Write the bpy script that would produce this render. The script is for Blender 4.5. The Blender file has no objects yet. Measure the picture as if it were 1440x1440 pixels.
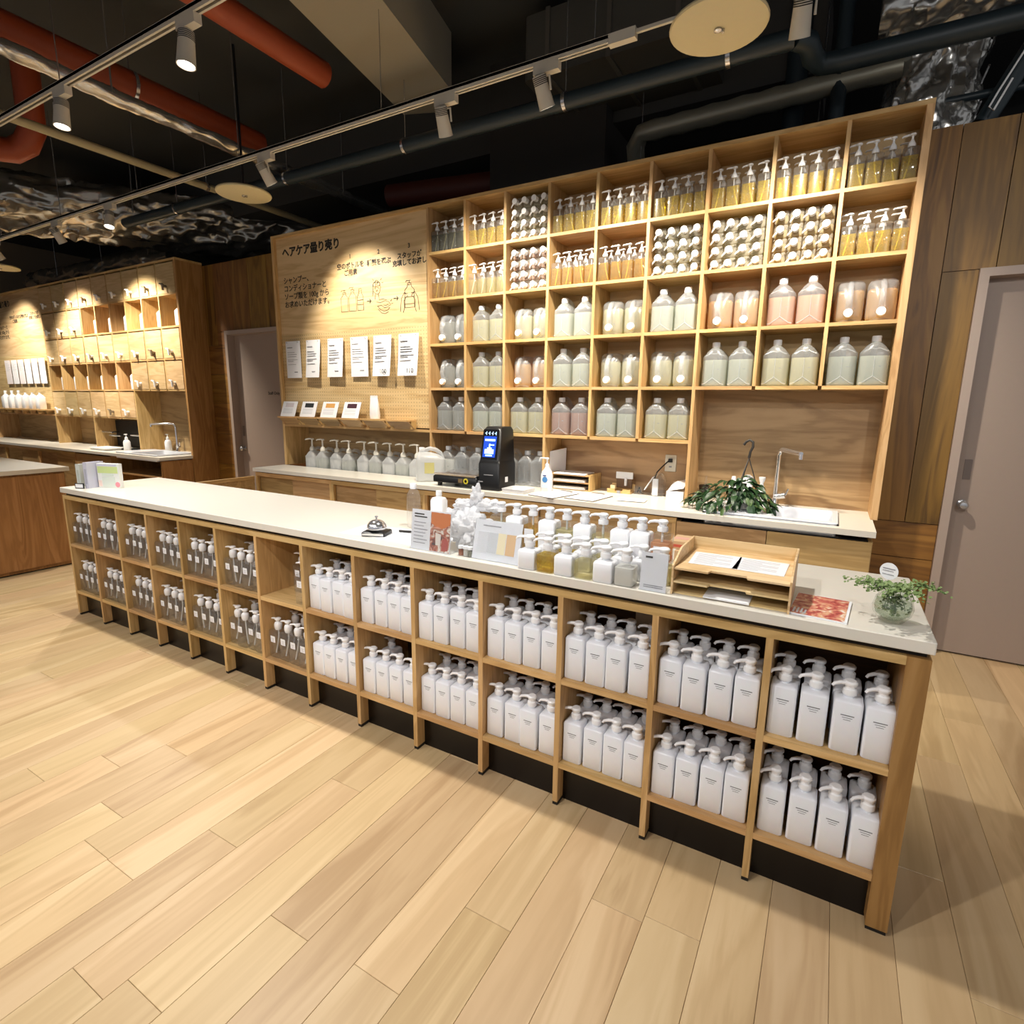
import bpy, bmesh, math, random
from mathutils import Vector, Matrix, Euler, noise
random.seed(7)
SC = bpy.context.scene
COL = SC.collection
# ---------------------------------------------------------------- camera
cam_d = bpy.data.cameras.new('camera'); cam = bpy.data.objects.new('camera', cam_d); COL.objects.link(cam)
RX, RY, RZ = -0.1908785, 0.0126281, 0.5195252
_cz, _sz, _cx, _sx, _cr, _sr = math.cos(RZ), math.sin(RZ), math.cos(RX), math.sin(RX), math.cos(RY), math.sin(RY)
_f = Vector((-_sz*_cx, _cz*_cx, _sx)); _r = Vector((_cz, _sz, 0)); _u = _r.cross(_f)
_r2 = _r*_cr + _u*_sr; _u2 = -_r*_sr + _u*_cr
CAMLOC = Vector((4.51809, -1.717504, 1.505005))
cam.matrix_world = Matrix(((_r2.x, _u2.x, -_f.x, CAMLOC.x), (_r2.y, _u2.y, -_f.y, CAMLOC.y), (_r2.z, _u2.z, -_f.z, CAMLOC.z), (0, 0, 0, 1)))
cam_d.sensor_width = 36; cam_d.sensor_height = 36; cam_d.lens = 19.4909; cam_d.clip_start = .02; cam_d.clip_end = 60
SC.camera = cam
# ---------------------------------------------------------------- world, exposure
SC.view_settings.view_transform = 'Standard'; SC.view_settings.look = 'None'
SC.view_settings.gamma = 1; SC.view_settings.use_curve_mapping = False
SC.view_settings.exposure = 0.05
W = bpy.data.worlds.new('world'); SC.world = W; W.use_nodes = True
W.node_tree.nodes['Background'].inputs[0].default_value = (.95, .96, 1, 1)
W.node_tree.nodes['Background'].inputs[1].default_value = .36
SC.cycles.transparent_max_bounces = 40
SC.cycles.max_bounces = 7; SC.cycles.diffuse_bounces = 3; SC.cycles.glossy_bounces = 3; SC.cycles.transmission_bounces = 6
SC.cycles.sample_clamp_indirect = 4
SC.cycles.caustics_reflective = False; SC.cycles.caustics_refractive = False
SC.cycles.use_denoising = True
WARM = (1, .91, .76); NEUT = (1, .96, .88); COOL = (1, .97, .93)
# track heads: x, track y, aim point, watts, cone degrees, blend, colour, soft size
TZ = 3.3
TRACKS = [(1.29, -7.4, 3.45), (.14, -7.4, 3.1), (-1.9, -3.0, 6.6), (-3.6, -3.0, 6.6)]   # y, x0, x1; last two unseen, added to carry frontal lights
HEADS = [
 (-2.67, 1.29, (-2.75, 2.13, 1.9), 300, 92, .7, WARM), (-5.6, 1.29, (-6.2, 2.13, 1.9), 270, 84, .7, WARM), (-4.2, 1.29, (-4.3, 2.13, 1.9), 280, 92, .7, WARM),
 (.66, 1.29, (.80, 2.14, 1.95), 165, 80, .65, WARM), (2.31, 1.29, (2.1, 2.13, 1.85), 210, 104, .9, WARM), (2.98, 1.29, (3.15, 2.13, 1.75), 210, 104, .9, WARM),
 (4.24, 1.29, (4.1, 2.13, 1.8), 230, 104, .9, WARM),
 (1.64, .14, (1.6, -.1, .9), 155, 95, .8, NEUT), (.36, .14, (.4, -.1, .9), 155, 95, .8, NEUT), (3.6, .14, (3.7, -.05, .9), 160, 95, .8, NEUT),
 (-1.59, 1.29, (-1.0, .6, 0), 170, 95, .8, NEUT),
 (-1.7, -1.9, (-.4, -.35, 0), 72, 90, .8, COOL), (.2, -1.9, (.9, -.45, 0), 78, 90, .8, COOL), (1.9, -1.9, (2.2, -.3, .2), 92, 90, .8, COOL), (3.3, -1.9, (3.6, -.1, .3), 118, 90, .8, COOL), (5.6, -1.9, (5.9, 1.9, 1.3), 130, 80, .8, COOL),  # unseen heads behind the camera, added to light floor, counter front and door
 (.8, -3.6, (1.2, -1.0, .2), 45, 95, .8, COOL), (3.2, -3.6, (3.2, -.6, .4), 72, 95, .8, COOL), (5.4, -3.6, (4.6, -.2, .6), 75, 95, .8, COOL)]

# ================================================================ helpers
def lin(c):
    return tuple((v/12.92 if v <= .04045 else ((v+.055)/1.055)**2.4) for v in c)
def srgb(r, g, b): return lin((r/255, g/255, b/255)) + (1,)

class MB:
    def __init__(s): s.v = []; s.f = []
    def add(s, vs, fs):
        n = len(s.v); s.v += [tuple(v) for v in vs]; s.f += [tuple(i+n for i in f) for f in fs]; return s
    def box(s, a, b):
        x0, y0, z0 = a; x1, y1, z1 = b
        return s.add([(x0,y0,z0),(x1,y0,z0),(x1,y1,z0),(x0,y1,z0),(x0,y0,z1),(x1,y0,z1),(x1,y1,z1),(x0,y1,z1)],
                     [(3,2,1,0),(4,5,6,7),(0,1,5,4),(1,2,6,5),(2,3,7,6),(3,0,4,7)])
    def obox(s, c, ax, ay, az):
        c = Vector(c); ax = Vector(ax); ay = Vector(ay); az = Vector(az)
        P = [c+i*ax+j*ay+k*az for k in (-1,1) for i, j in ((-1,-1),(1,-1),(1,1),(-1,1))]
        return s.add(P, [(3,2,1,0),(4,5,6,7),(0,1,5,4),(1,2,6,5),(2,3,7,6),(3,0,4,7)])
    def loft(s, rings, cap0=True, cap1=True):
        n = len(rings[0]); vs = [p for r in rings for p in r]; fs = []
        for i in range(len(rings)-1):
            for j in range(n):
                k = (j+1) % n
                fs.append((i*n+j, i*n+k, (i+1)*n+k, (i+1)*n+j))
        if cap0: fs.append(tuple(range(n-1, -1, -1)))
        if cap1: fs.append(tuple((len(rings)-1)*n+j for j in range(n)))
        return s.add(vs, fs)
    def rr(s, secs, nc=3, cap0=True, cap1=True):
        """loft of rounded rectangles: (z, hx, hy, r, cx, cy)"""
        return s.loft([rrect(*q, nc=nc) for q in secs], cap0, cap1)
    def lathe(s, prof, n=14, c=(0,0), cap0=True, cap1=True):
        return s.loft([[(c[0]+r*math.cos(2*math.pi*j/n), c[1]+r*math.sin(2*math.pi*j/n), z) for j in range(n)] for r, z in prof], cap0, cap1)
    def tube(s, pts, r, n=8, caps=True):
        pts = [Vector(p) for p in pts]; rr_ = r if isinstance(r, (list, tuple)) else [r]*len(pts)
        rings = []; ref = None
        for i, p in enumerate(pts):
            d = (pts[min(i+1, len(pts)-1)]-pts[max(i-1, 0)]).normalized()
            if ref is None:
                ref = d.orthogonal().normalized()
            else:
                ref = (ref-d*ref.dot(d))
                ref = ref.normalized() if ref.length > 1e-6 else d.orthogonal().normalized()
            b = d.cross(ref)
            rings.append([p+rr_[i]*(math.cos(2*math.pi*j/n)*ref+math.sin(2*math.pi*j/n)*b) for j in range(n)])
        return s.loft(rings, caps, caps)
    def prism(s, poly, z0, z1):
        return s.loft([[(x, y, z0) for x, y in poly], [(x, y, z1) for x, y in poly]])
    def xf(s, M):
        s.v = [tuple(M @ Vector(v)) for v in s.v]; return s
    def mesh(s, name, mat, smooth=None):
        me = bpy.data.meshes.new(name); me.from_pydata(s.v, [], s.f); me.validate()
        if mat: me.materials.append(mat)
        if smooth is not None:
            me.polygons.foreach_set('use_smooth', [True]*len(me.polygons)); me.set_sharp_from_angle(angle=math.radians(smooth))
        me.update(); return me
    def build(s, name, mat, parent=None, smooth=None):
        if parent is not None:
            o = Vector((0,0,0)); p = parent
            while p is not None: o += Vector(p.location); p = p.parent
            s.v = [tuple(Vector(v)-o) for v in s.v]
        return link(name, s.mesh(name, mat, smooth), parent)
def rrect(z, hx, hy, r, cx=0, cy=0, nc=3):
    r = max(min(r, hx*.999, hy*.999), 1e-5); out = []
    for sx, sy, a0 in ((1,1,0), (-1,1,90), (-1,-1,180), (1,-1,270)):
        for k in range(nc+1):
            a = math.radians(a0+90*k/nc)
            out.append((cx+sx*(hx-r)+r*math.cos(a), cy+sy*(hy-r)+r*math.sin(a), z))
    return out
def link(name, me, parent=None, loc=None, rot=None):
    o = bpy.data.objects.new(name, me); COL.objects.link(o)
    if parent is not None: o.parent = parent
    if loc is not None: o.location = loc
    if rot is not None: o.rotation_euler = rot
    return o
def tag(o, label=None, cat=None, group=None, kind=None):
    if label: o['label'] = label
    if cat: o['category'] = cat
    if group: o['group'] = group
    if kind: o['kind'] = kind
    return o
def thing(name, label, cat, loc=(0,0,0), rotz=0, group=None):
    o = bpy.data.objects.new(name, None); COL.objects.link(o); o.empty_display_size = .05
    o.location = loc; o.rotation_euler = (0,0,rotz)
    return tag(o, label, cat, group)
def struct(name, parent=None):
    o = bpy.data.objects.new(name, None); COL.objects.link(o); o['kind'] = 'structure'; return o
ORD = ['first','second','third','fourth','fifth','sixth','seventh','eighth','ninth','tenth','eleventh','twelfth','thirteenth','fourteenth']

# ================================================================ materials
MATS = {}
def nmat(name):
    m = bpy.data.materials.new(name); m.use_nodes = True; nt = m.node_tree
    return m, nt, nt.nodes['Principled BSDF']
def plain(name, col, rough=.5, metal=0, emit=None, es=0, spec=.5, coat=0):
    if name in MATS: return MATS[name]
    m, nt, b = nmat(name)
    b.inputs['Base Color'].default_value = col; b.inputs['Roughness'].default_value = rough; b.inputs['Metallic'].default_value = metal
    b.inputs['Specular IOR Level'].default_value = spec
    if coat: b.inputs['Coat Weight'].default_value = coat
    if emit: b.inputs['Emission Color'].default_value = emit; b.inputs['Emission Strength'].default_value = es
    # faint procedural mottling so that no surface is perfectly flat
    tc = nt.nodes.new('ShaderNodeTexCoord'); nz = nt.nodes.new('ShaderNodeTexNoise'); nz.inputs['Scale'].default_value = 40
    mx = nt.nodes.new('ShaderNodeMixRGB'); mx.blend_type = 'MULTIPLY'; mx.inputs[0].default_value = .06; mx.inputs[1].default_value = col
    nt.links.new(tc.outputs['Object'], nz.inputs['Vector']); nt.links.new(nz.outputs['Color'], mx.inputs[2]); nt.links.new(mx.outputs[0], b.inputs['Base Color'])
    MATS[name] = m; return m
def wood(name, cols, axis='Z', scale=1., rough=.5, contrast=1., var=.12, bump=.05, knots=False, pegs=False):
    """grain runs along axis; three shades; per-object shift and tint"""
    if name in MATS: return MATS[name]
    m, nt, b = nmat(name); N = nt.nodes; L = nt.links
    tc = N.new('ShaderNodeTexCoord'); oi = N.new('ShaderNodeObjectInfo')
    vm = N.new('ShaderNodeVectorMath'); vm.operation = 'MULTIPLY_ADD'
    cb = N.new('ShaderNodeCombineXYZ')
    for i in range(3): L.new(oi.outputs['Random'], cb.inputs[i])
    L.new(cb.outputs[0], vm.inputs[0]); vm.inputs[1].default_value = (17.3, 9.1, 23.7); L.new(tc.outputs['Object'], vm.inputs[2])
    mp = N.new('ShaderNodeMapping'); sc = {'X': (.9, 9, 9), 'Y': (9, .9, 9), 'Z': (9, 9, .9)}[axis]
    mp.inputs['Scale'].default_value = [v*scale for v in sc]; L.new(vm.outputs[0], mp.inputs['Vector'])
    n1 = N.new('ShaderNodeTexNoise'); n1.inputs['Scale'].default_value = 1.3; n1.inputs['Detail'].default_value = 5; n1.inputs['Distortion'].default_value = .9
    L.new(mp.outputs[0], n1.inputs['Vector'])
    n2 = N.new('ShaderNodeTexNoise'); n2.inputs['Scale'].default_value = 9; n2.inputs['Detail'].default_value = 4; n2.inputs['Distortion'].default_value = .2
    L.new(mp.outputs[0], n2.inputs['Vector'])
    # rings of the figure
    ml = N.new('ShaderNodeMath'); ml.operation = 'MULTIPLY'; ml.inputs[1].default_value = 34; L.new(n1.outputs['Fac'], ml.inputs[0])
    sn = N.new('ShaderNodeMath'); sn.operation = 'SINE'; L.new(ml.outputs[0], sn.inputs[0])
    m2 = N.new('ShaderNodeMath'); m2.operation = 'MULTIPLY_ADD'; m2.inputs[1].default_value = .16*contrast; L.new(sn.outputs[0], m2.inputs[0]); L.new(n1.outputs['Fac'], m2.inputs[2])
    m3 = N.new('ShaderNodeMath'); m3.operation = 'MULTIPLY_ADD'; m3.inputs[1].default_value = .35*contrast
    s5 = N.new('ShaderNodeMath'); s5.operation = 'SUBTRACT'; s5.inputs[1].default_value = .5; L.new(n2.outputs['Fac'], s5.inputs[0]); L.new(s5.outputs[0], m3.inputs[0]); L.new(m2.outputs[0], m3.inputs[2])
    cr = N.new('ShaderNodeValToRGB'); e = cr.color_ramp.elements
    e[0].position = .22; e[0].color = cols[0]; e[1].position = .8; e[1].color = cols[2]
    k = e.new(.5); k.color = cols[1]
    L.new(m3.outputs[0], cr.inputs[0])
    hs = N.new('ShaderNodeHueSaturation')
    mr = N.new('ShaderNodeMapRange'); mr.inputs['To Min'].default_value = 1-var; mr.inputs['To Max'].default_value = 1+var; L.new(oi.outputs['Random'], mr.inputs['Value'])
    L.new(mr.outputs[0], hs.inputs['Value'])
    f2 = N.new('ShaderNodeMath'); f2.operation = 'MULTIPLY'; f2.inputs[1].default_value = 7.77; L.new(oi.outputs['Random'], f2.inputs[0])
    f3 = N.new('ShaderNodeMath'); f3.operation = 'FRACT'; L.new(f2.outputs[0], f3.inputs[0])
    mh = N.new('ShaderNodeMapRange'); mh.inputs['To Min'].default_value = .5-var*.07; mh.inputs['To Max'].default_value = .5+var*.07; L.new(f3.outputs[0], mh.inputs['Value']); L.new(mh.outputs[0], hs.inputs['Hue'])
    L.new(cr.outputs[0], hs.inputs['Color']); out = hs.outputs[0]
    if knots:
        vo = N.new('ShaderNodeTexVoronoi'); vo.inputs['Scale'].default_value = 2.6; L.new(vm.outputs[0], vo.inputs['Vector'])
        kr = N.new('ShaderNodeValToRGB'); kr.color_ramp.elements[0].position = .03; kr.color_ramp.elements[0].color = (.18, .1, .05, 1); kr.color_ramp.elements[1].position = .075; kr.color_ramp.elements[1].color = (1,1,1,1)
        L.new(vo.outputs['Distance'], kr.inputs[0]); mx = N.new('ShaderNodeMixRGB'); mx.blend_type = 'MULTIPLY'; mx.inputs[0].default_value = 1
        L.new(out, mx.inputs[1]); L.new(kr.outputs[0], mx.inputs[2]); out = mx.outputs[0]
    if pegs:   # drilled peg holes, too small to model one by one
        sx = N.new('ShaderNodeSeparateXYZ'); L.new(tc.outputs['Object'], sx.inputs[0]); dd = []
        for ch in ('X', 'Z'):
            a = N.new('ShaderNodeMath'); a.operation = 'MULTIPLY'; a.inputs[1].default_value = 1/.03; L.new(sx.outputs[ch], a.inputs[0])
            fr = N.new('ShaderNodeMath'); fr.operation = 'FRACT'; L.new(a.outputs[0], fr.inputs[0])
            su = N.new('ShaderNodeMath'); su.operation = 'SUBTRACT'; su.inputs[1].default_value = .5; L.new(fr.outputs[0], su.inputs[0])
            pw = N.new('ShaderNodeMath'); pw.operation = 'MULTIPLY'; L.new(su.outputs[0], pw.inputs[0]); L.new(su.outputs[0], pw.inputs[1]); dd.append(pw)
        ad = N.new('ShaderNodeMath'); ad.operation = 'ADD'; L.new(dd[0].outputs[0], ad.inputs[0]); L.new(dd[1].outputs[0], ad.inputs[1])
        lt = N.new('ShaderNodeMath'); lt.operation = 'GREATER_THAN'; lt.inputs[1].default_value = .022; L.new(ad.outputs[0], lt.inputs[0])
        mxx = N.new('ShaderNodeMapRange'); mxx.inputs['To Min'].default_value = .45; mxx.inputs['To Max'].default_value = 1; L.new(lt.outputs[0], mxx.inputs['Value'])
        mx = N.new('ShaderNodeMixRGB'); mx.blend_type = 'MULTIPLY'; mx.inputs[0].default_value = 1
        L.new(out, mx.inputs[1]); L.new(mxx.outputs[0], mx.inputs[2]); out = mx.outputs[0]
    L.new(out, b.inputs['Base Color']); b.inputs['Roughness'].default_value = rough
    if bump:
        bp = N.new('ShaderNodeBump'); bp.inputs['Strength'].default_value = bump; bp.inputs['Distance'].default_value = .01
        L.new(m3.outputs[0], bp.inputs['Height']); L.new(bp.outputs[0], b.inputs['Normal'])
    MATS[name] = m; return m
def clear(name, tint=(1,1,1,1), body=.0, gloss=.5, bodycol=(1,1,1,1), rough=.06):
    """thin clear plastic or tinted liquid: tinted see-through + fresnel gloss + a share of scattering body"""
    if name in MATS: return MATS[name]
    m = bpy.data.materials.new(name); m.use_nodes = True; nt = m.node_tree; N = nt.nodes; L = nt.links; N.clear()
    o = N.new('ShaderNodeOutputMaterial'); tr = N.new('ShaderNodeBsdfTransparent'); tr.inputs[0].default_value = tint
    nz = N.new('ShaderNodeTexNoise'); nz.inputs['Scale'].default_value = 30; tc = N.new('ShaderNodeTexCoord'); L.new(tc.outputs['Object'], nz.inputs['Vector'])
    df = N.new('ShaderNodeBsdfDiffuse'); df.inputs[0].default_value = bodycol; tl = N.new('ShaderNodeBsdfTranslucent'); tl.inputs[0].default_value = bodycol
    ad = N.new('ShaderNodeMixShader'); ad.inputs[0].default_value = .45; L.new(df.outputs[0], ad.inputs[1]); L.new(tl.outputs[0], ad.inputs[2])
    m1 = N.new('ShaderNodeMixShader'); mr = N.new('ShaderNodeMapRange'); mr.inputs['To Min'].default_value = max(0, body-.015); mr.inputs['To Max'].default_value = body+.015
    L.new(nz.outputs['Fac'], mr.inputs['Value']); L.new(mr.outputs[0], m1.inputs[0]); L.new(tr.outputs[0], m1.inputs[1]); L.new(ad.outputs[0], m1.inputs[2])
    gl = N.new('ShaderNodeBsdfGlossy'); gl.inputs['Roughness'].default_value = rough; lw = N.new('ShaderNodeLayerWeight'); lw.inputs['Blend'].default_value = .5
    pw = N.new('ShaderNodeMath'); pw.operation = 'POWER'; pw.inputs[1].default_value = 4; L.new(lw.outputs['Facing'], pw.inputs[0])
    ml = N.new('ShaderNodeMath'); ml.operation = 'MULTIPLY_ADD'; ml.inputs[1].default_value = gloss*.6; ml.inputs[2].default_value = gloss*.045; L.new(pw.outputs[0], ml.inputs[0])
    m2 = N.new('ShaderNodeMixShader'); L.new(ml.outputs[0], m2.inputs[0]); L.new(m1.outputs[0], m2.inputs[1]); L.new(gl.outputs[0], m2.inputs[2]); L.new(m2.outputs[0], o.inputs[0])
    MATS[name] = m; return m
OAK = [srgb(180,142,90), srgb(198,160,106), srgb(210,174,122)]
oakX = wood('oak_x', OAK, 'X'); oakY = wood('oak_y', OAK, 'Y'); oakZ = wood('oak_z', OAK, 'Z')
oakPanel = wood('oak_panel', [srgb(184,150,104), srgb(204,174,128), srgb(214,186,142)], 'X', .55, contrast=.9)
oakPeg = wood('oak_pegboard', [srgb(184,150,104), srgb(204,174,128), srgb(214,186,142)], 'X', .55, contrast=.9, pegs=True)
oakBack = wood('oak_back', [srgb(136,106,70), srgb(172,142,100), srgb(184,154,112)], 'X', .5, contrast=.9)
oakCab = wood('oak_cabinet', [srgb(158,124,80), srgb(180,146,98), srgb(194,160,112)], 'X', .8)
oakEnd = wood('oak_end', [srgb(140,100,54), srgb(160,118,66), srgb(174,132,80)], 'Z', .8)
floorM = wood('floor_oak', [srgb(180,150,109), srgb(199,170,128), srgb(211,184,143)], 'Y', .5, rough=.38, contrast=.6, var=.085, bump=.03)
boardV = wood('cedar_v', [srgb(84,54,16), srgb(126,88,34), srgb(150,110,48)], 'Z', .6, contrast=.6, var=.16, knots=True)
boardH = wood('cedar_h', [srgb(90,58,18), srgb(132,92,36), srgb(158,116,52)], 'X', .6, contrast=.6, var=.16, knots=True)
stone = plain('stone_top', srgb(226,221,210), .28)
white = plain('white_plastic', srgb(240,241,244), .3)
whiteM = plain('white_matte', srgb(238,238,240), .55)
pumpW = plain('pump_white', srgb(246,246,248), .28)
paper = plain('paper', srgb(240,240,244), .7)
ink = plain('ink', srgb(34,28,24), .7); inkgrey = plain('ink_grey', srgb(150,150,155), .7); inkfaint = plain('ink_faint', srgb(196,197,202), .7)
black = plain('black_plastic', srgb(16,16,18), .35); rubber = plain('black_pad', srgb(14,11,9), .6)
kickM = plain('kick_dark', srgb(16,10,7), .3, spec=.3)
steel = plain('steel', srgb(205,205,207), .25, .9); chrome = plain('chrome', srgb(232,232,235), .12, .9)
fixW = plain('fixture_white', srgb(205,198,184), .45)
doorM = plain('door_mauve', srgb(160,142,130), .55); frameM = plain('frame_mauve', srgb(172,154,143), .5)
clearP = clear('clear_plastic', (.97,.97,.97,1), .06, 1.1, (.8,.82,.85,1))
clearB = clear('clear_plastic_frosted', (.97,.97,.97,1), .10, 1.0, (.85,.86,.86,1))
jugM = clear('jug_plastic', (.96,.97,.98,1), .26, .7, (.88,.92,.97,1), .25)
jugW = clear('jug_milky', (.95,.96,.97,1), .55, .6, (.9,.92,.95,1), .3)
acry = clear('acrylic', (.97,.98,.99,1), .06, .8)
glassM = clear('glass', (.95,.97,.95,1), .02, 1.0)
def liq(name, col, tint, body): return clear(name, tint, body, .25, col, .2)
LQ = {'yellow': liq('liquid_yellow', (.72,.53,.02,1), (.94,.80,.18,1), .34), 'amber': liq('liquid_amber', (.60,.39,.03,1), (.90,.70,.2,1), .34),
      'pale': liq('liquid_pale', (.84,.76,.45,1), (.96,.94,.76,1), .22), 'dark': liq('liquid_dark', (.16,.15,.07,1), (.62,.60,.42,1), .25),
      'water': liq('liquid_clear_grey', (.66,.69,.55,1), (.90,.92,.82,1), .62), 'straw': liq('liquid_straw', (.78,.73,.42,1), (.94,.91,.68,1), .62),
      'peach': liq('liquid_peach', (.88,.50,.26,1), (.95,.70,.48,1), .66), 'rose': liq('liquid_rose', (.50,.24,.15,1), (.75,.5,.4,1), .7),
      'honey': liq('liquid_honey', (.84,.48,.14,1), (.93,.68,.34,1), .6), 'grey': liq('liquid_grey', (.40,.40,.33,1), (.75,.75,.68,1), .62),
      'milk': liq('liquid_milk', (.9,.9,.86,1), (.9,.9,.9,1), .85)}

# ================================================================ text (converted to meshes, one depsgraph update)
TX = {}
def want(key, s, size, align='LEFT', spacing=1., off=0.):
    cu = bpy.data.curves.new('lettering', 'FONT'); cu.body = s; cu.size = size; cu.align_x = align; cu.space_line = spacing; cu.offset = off; cu.resolution_u = 3
    cu.extrude = .0006
    o = bpy.data.objects.new('lettering', cu); COL.objects.link(o); TX[key] = o
want('title', 'ヘアケア量り売り', .098, off=.0035)
want('sub', 'シャンプー、\nコンディショナーと\nソープ類を 100g から\nお求めいただけます。', .066, spacing=1.12, off=.001)
want('n1', '1', .05, 'CENTER', 1, .0012); want('n2', '2', .05, 'CENTER', 1, .0012); want('n3', '3', .05, 'CENTER', 1, .0012)
want('k1', '空のボトルを\nご用意', .056, 'CENTER', 1.05, .0014); want('k2', '種類を選ぶ', .056, 'CENTER', 1, .0014); want('k3', 'スタッフが\n充填してお渡し', .053, 'CENTER', 1.05, .0014)
want('p100', '100', .055, 'RIGHT'); want('p110', '110', .055, 'RIGHT')
want('staff', 'Staff Only', .05)
bpy.context.view_layer.update(); _dg = bpy.context.evaluated_depsgraph_get()
TM = {}
for k, o in TX.items():
    me = bpy.data.meshes.new_from_object(o.evaluated_get(_dg)); me.name = 'lettering'; me.materials.clear(); me.materials.append(ink); TM[k] = me
for o in TX.values():
    cu = o.data; bpy.data.objects.remove(o); bpy.data.curves.remove(cu)
def put_text(key, x, y, z, parent, name='lettering', mat=None):
    """stands the text up in the XZ plane, facing -Y"""
    o = link(name, TM[key], parent); p = Vector(parent.location)
    o.location = Vector((x, y, z))-p; o.rotation_euler = (math.pi/2, 0, 0)
    return o
# ================================================================ floor
fl = MB().box((-9, -6, -.06), (8.5, 5, -.014)).build('floor', plain('subfloor', srgb(70,52,36), .8)); fl['kind'] = 'structure'
def visible(x, y, z):
    d = Vector((x, y, z))-CAMLOC; w = d.dot(_f)
    if w < .1: return None
    return (720+779.637*d.dot(_r2)/w, 720-779.637*d.dot(_u2)/w)
PW = .161
known = {0: -1.17, 1: -.856, -2: -.748, -7: -.729, -5: -.873, -3: -.998}
planks = []
for i in range(-72, 33):
    x0 = 3.052+i*PW
    rnd = random.Random(i*31+5)
    y = known.get(i, -1.3+rnd.random()*1.3) ; ys = [y]
    while ys[-1] < 2.46: ys.append(ys[-1]+rnd.choice((.9, 1.2, 1.5, 1.82)))
    while ys[0] > -3.4: ys.insert(0, ys[0]-rnd.choice((.9, 1.2, 1.5, 1.82)))
    if x0 < -8.3: continue
    for a, b in zip(ys, ys[1:]):
        b = min(b, 2.53)
        if b-a < .05: continue
        uv = [visible(x, q, 0) for x in (x0, x0+PW) for q in (a, (a+b)/2, b)]; uv = [p for p in uv if p]
        seen = [p for p in uv if -60 < p[0] < 1500 and -60 < p[1] < 1500]
        hid = (a > .1 and -.1 < x0 < 4.7) or (x0 < -1.5 and a > .1) or (x0 < -1.5 and x0 < -2.6)
        ar = 0
        if seen and not hid:
            d = ((x0-CAMLOC.x)**2+((a+b)/2-CAMLOC.y)**2); ar = (b-a)/max(d, .3)
        planks.append((ar, x0, a, b))
planks.sort(reverse=True)
rest = MB()
def plank_mesh(mb, x0, a, b, o=(0,0)):
    g = .0005; e = .001; x1 = x0+PW-g; x0 += g; a += g; b -= g
    return mb.loft([[(x0-o[0],a-o[1],-.014),(x1-o[0],a-o[1],-.014),(x1-o[0],b-o[1],-.014),(x0-o[0],b-o[1],-.014)],
                    [(x0-o[0],a-o[1],-e),(x1-o[0],a-o[1],-e),(x1-o[0],b-o[1],-e),(x0-o[0],b-o[1],-e)],
                    [(x0+e-o[0],a+e-o[1],0),(x1-e-o[0],a+e-o[1],0),(x1-e-o[0],b-e-o[1],0),(x0+e-o[0],b-e-o[1],0)]], cap0=False)
for n, (ar, x0, a, b) in enumerate(planks):
    if n < 290 and ar > 0:
        me = plank_mesh(MB(), x0, a, b, (x0, a)).mesh('plank', floorM); link('plank', me, fl, (x0, a, 0))
    else: plank_mesh(rest, x0, a, b)
tag(rest.build('plank_field', floorM, fl), kind='stuff')
# ================================================================ back wall with boards, doors
wb = MB().box((-9, 2.54, 0), (8.5, 2.62, 3.05)).build('wall_back', plain('wall_core', srgb(60,48,36), .8)); wb['kind'] = 'structure'
def board(x0, z0, x1, z1, horiz=False):
    g = .002; dy = random.uniform(0, .004)
    mb = MB().box((0, 2.43+dy, 0), (x1-x0-2*g, 2.535, z1-z0-2*g))
    link('board', mb.mesh('board', boardH if horiz else boardV), wb, (x0+g, 0, z0+g))
xs = [4.74, 4.96, 5.20, 5.43, 5.68, 5.92, 6.15, 6.4, 6.62, 6.86, 7.1, 7.35, 7.6]
DRX0, DRX1, DZ = 5.13, 6.12, 2.28
for a, b in zip(xs, xs[1:]):
    if b <= DRX0 or a >= DRX1: board(a, .82, b, 3.045)
    elif a < DRX0: board(a, .82, DRX0, DZ); board(a, DZ, b, 3.045)
    elif b > DRX1: board(DRX1, .82, b, DZ); board(a, DZ, b, 3.045)
    else: board(a, DZ, b, 3.045)
for z0, z1 in ((0, .145), (.145, .37), (.37, .594), (.594, .82)):
    board(4.74, z0, DRX0, z1, True); board(DRX1, z0, 7.6, z1, True)
DLX0, DLX1 = -1.70, -.74
for a, b in zip([-2.07, -1.86, -1.55, -1.24, -.92, -.6], [-1.86, -1.55, -1.24, -.92, -.6, -.36]):
    board(a, DZ+.02 if b > DLX0 else 2.15, b, 3.045)
for z0, z1 in ((0, .37), (.37, .75), (.75, 1.12), (1.12, 1.48), (1.48, 1.82), (1.82, 2.15)):
    board(-2.07, z0, DLX0, z1, True); board(DLX1, z0, -.36, z1, True)
board(-1.86, 2.15, DLX0, DZ+.02, True)
def door(name, x0, x1, top, knob_x, label_):
    d = MB().box((x0+.045, 2.50, .012), (x1-.045, 2.535, top-.045)).build(name, doorM); d['kind'] = 'structure'
    for nm, a, b in (('door_frame', (x0, 2.405, 0), (x0+.045, 2.535, top)), ('door_frame', (x1-.045, 2.405, 0), (x1, 2.535, top)), ('door_frame', (x0+.045, 2.405, top-.045), (x1-.045, 2.535, top))):
        MB().box(a, b).build(nm, frameM, d)
    k = MB().lathe([(.026, 0), (.026, .006), (.012, .012), (.012, .03), (.024, .04), (.027, .055), (.018, .068), (.004, .07)], 16).xf(Matrix.Rotation(math.pi/2, 4, 'X')).xf(Matrix.Translation((knob_x, 2.50, .95)))
    k.build('knob', steel, d, 40)
    MB().box((knob_x-.018, 2.496, 1.10), (knob_x+.018, 2.501, 1.22)).build('lock_plate', plain('plate_dark', srgb(120,106,98), .4), d)
    return d
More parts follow.
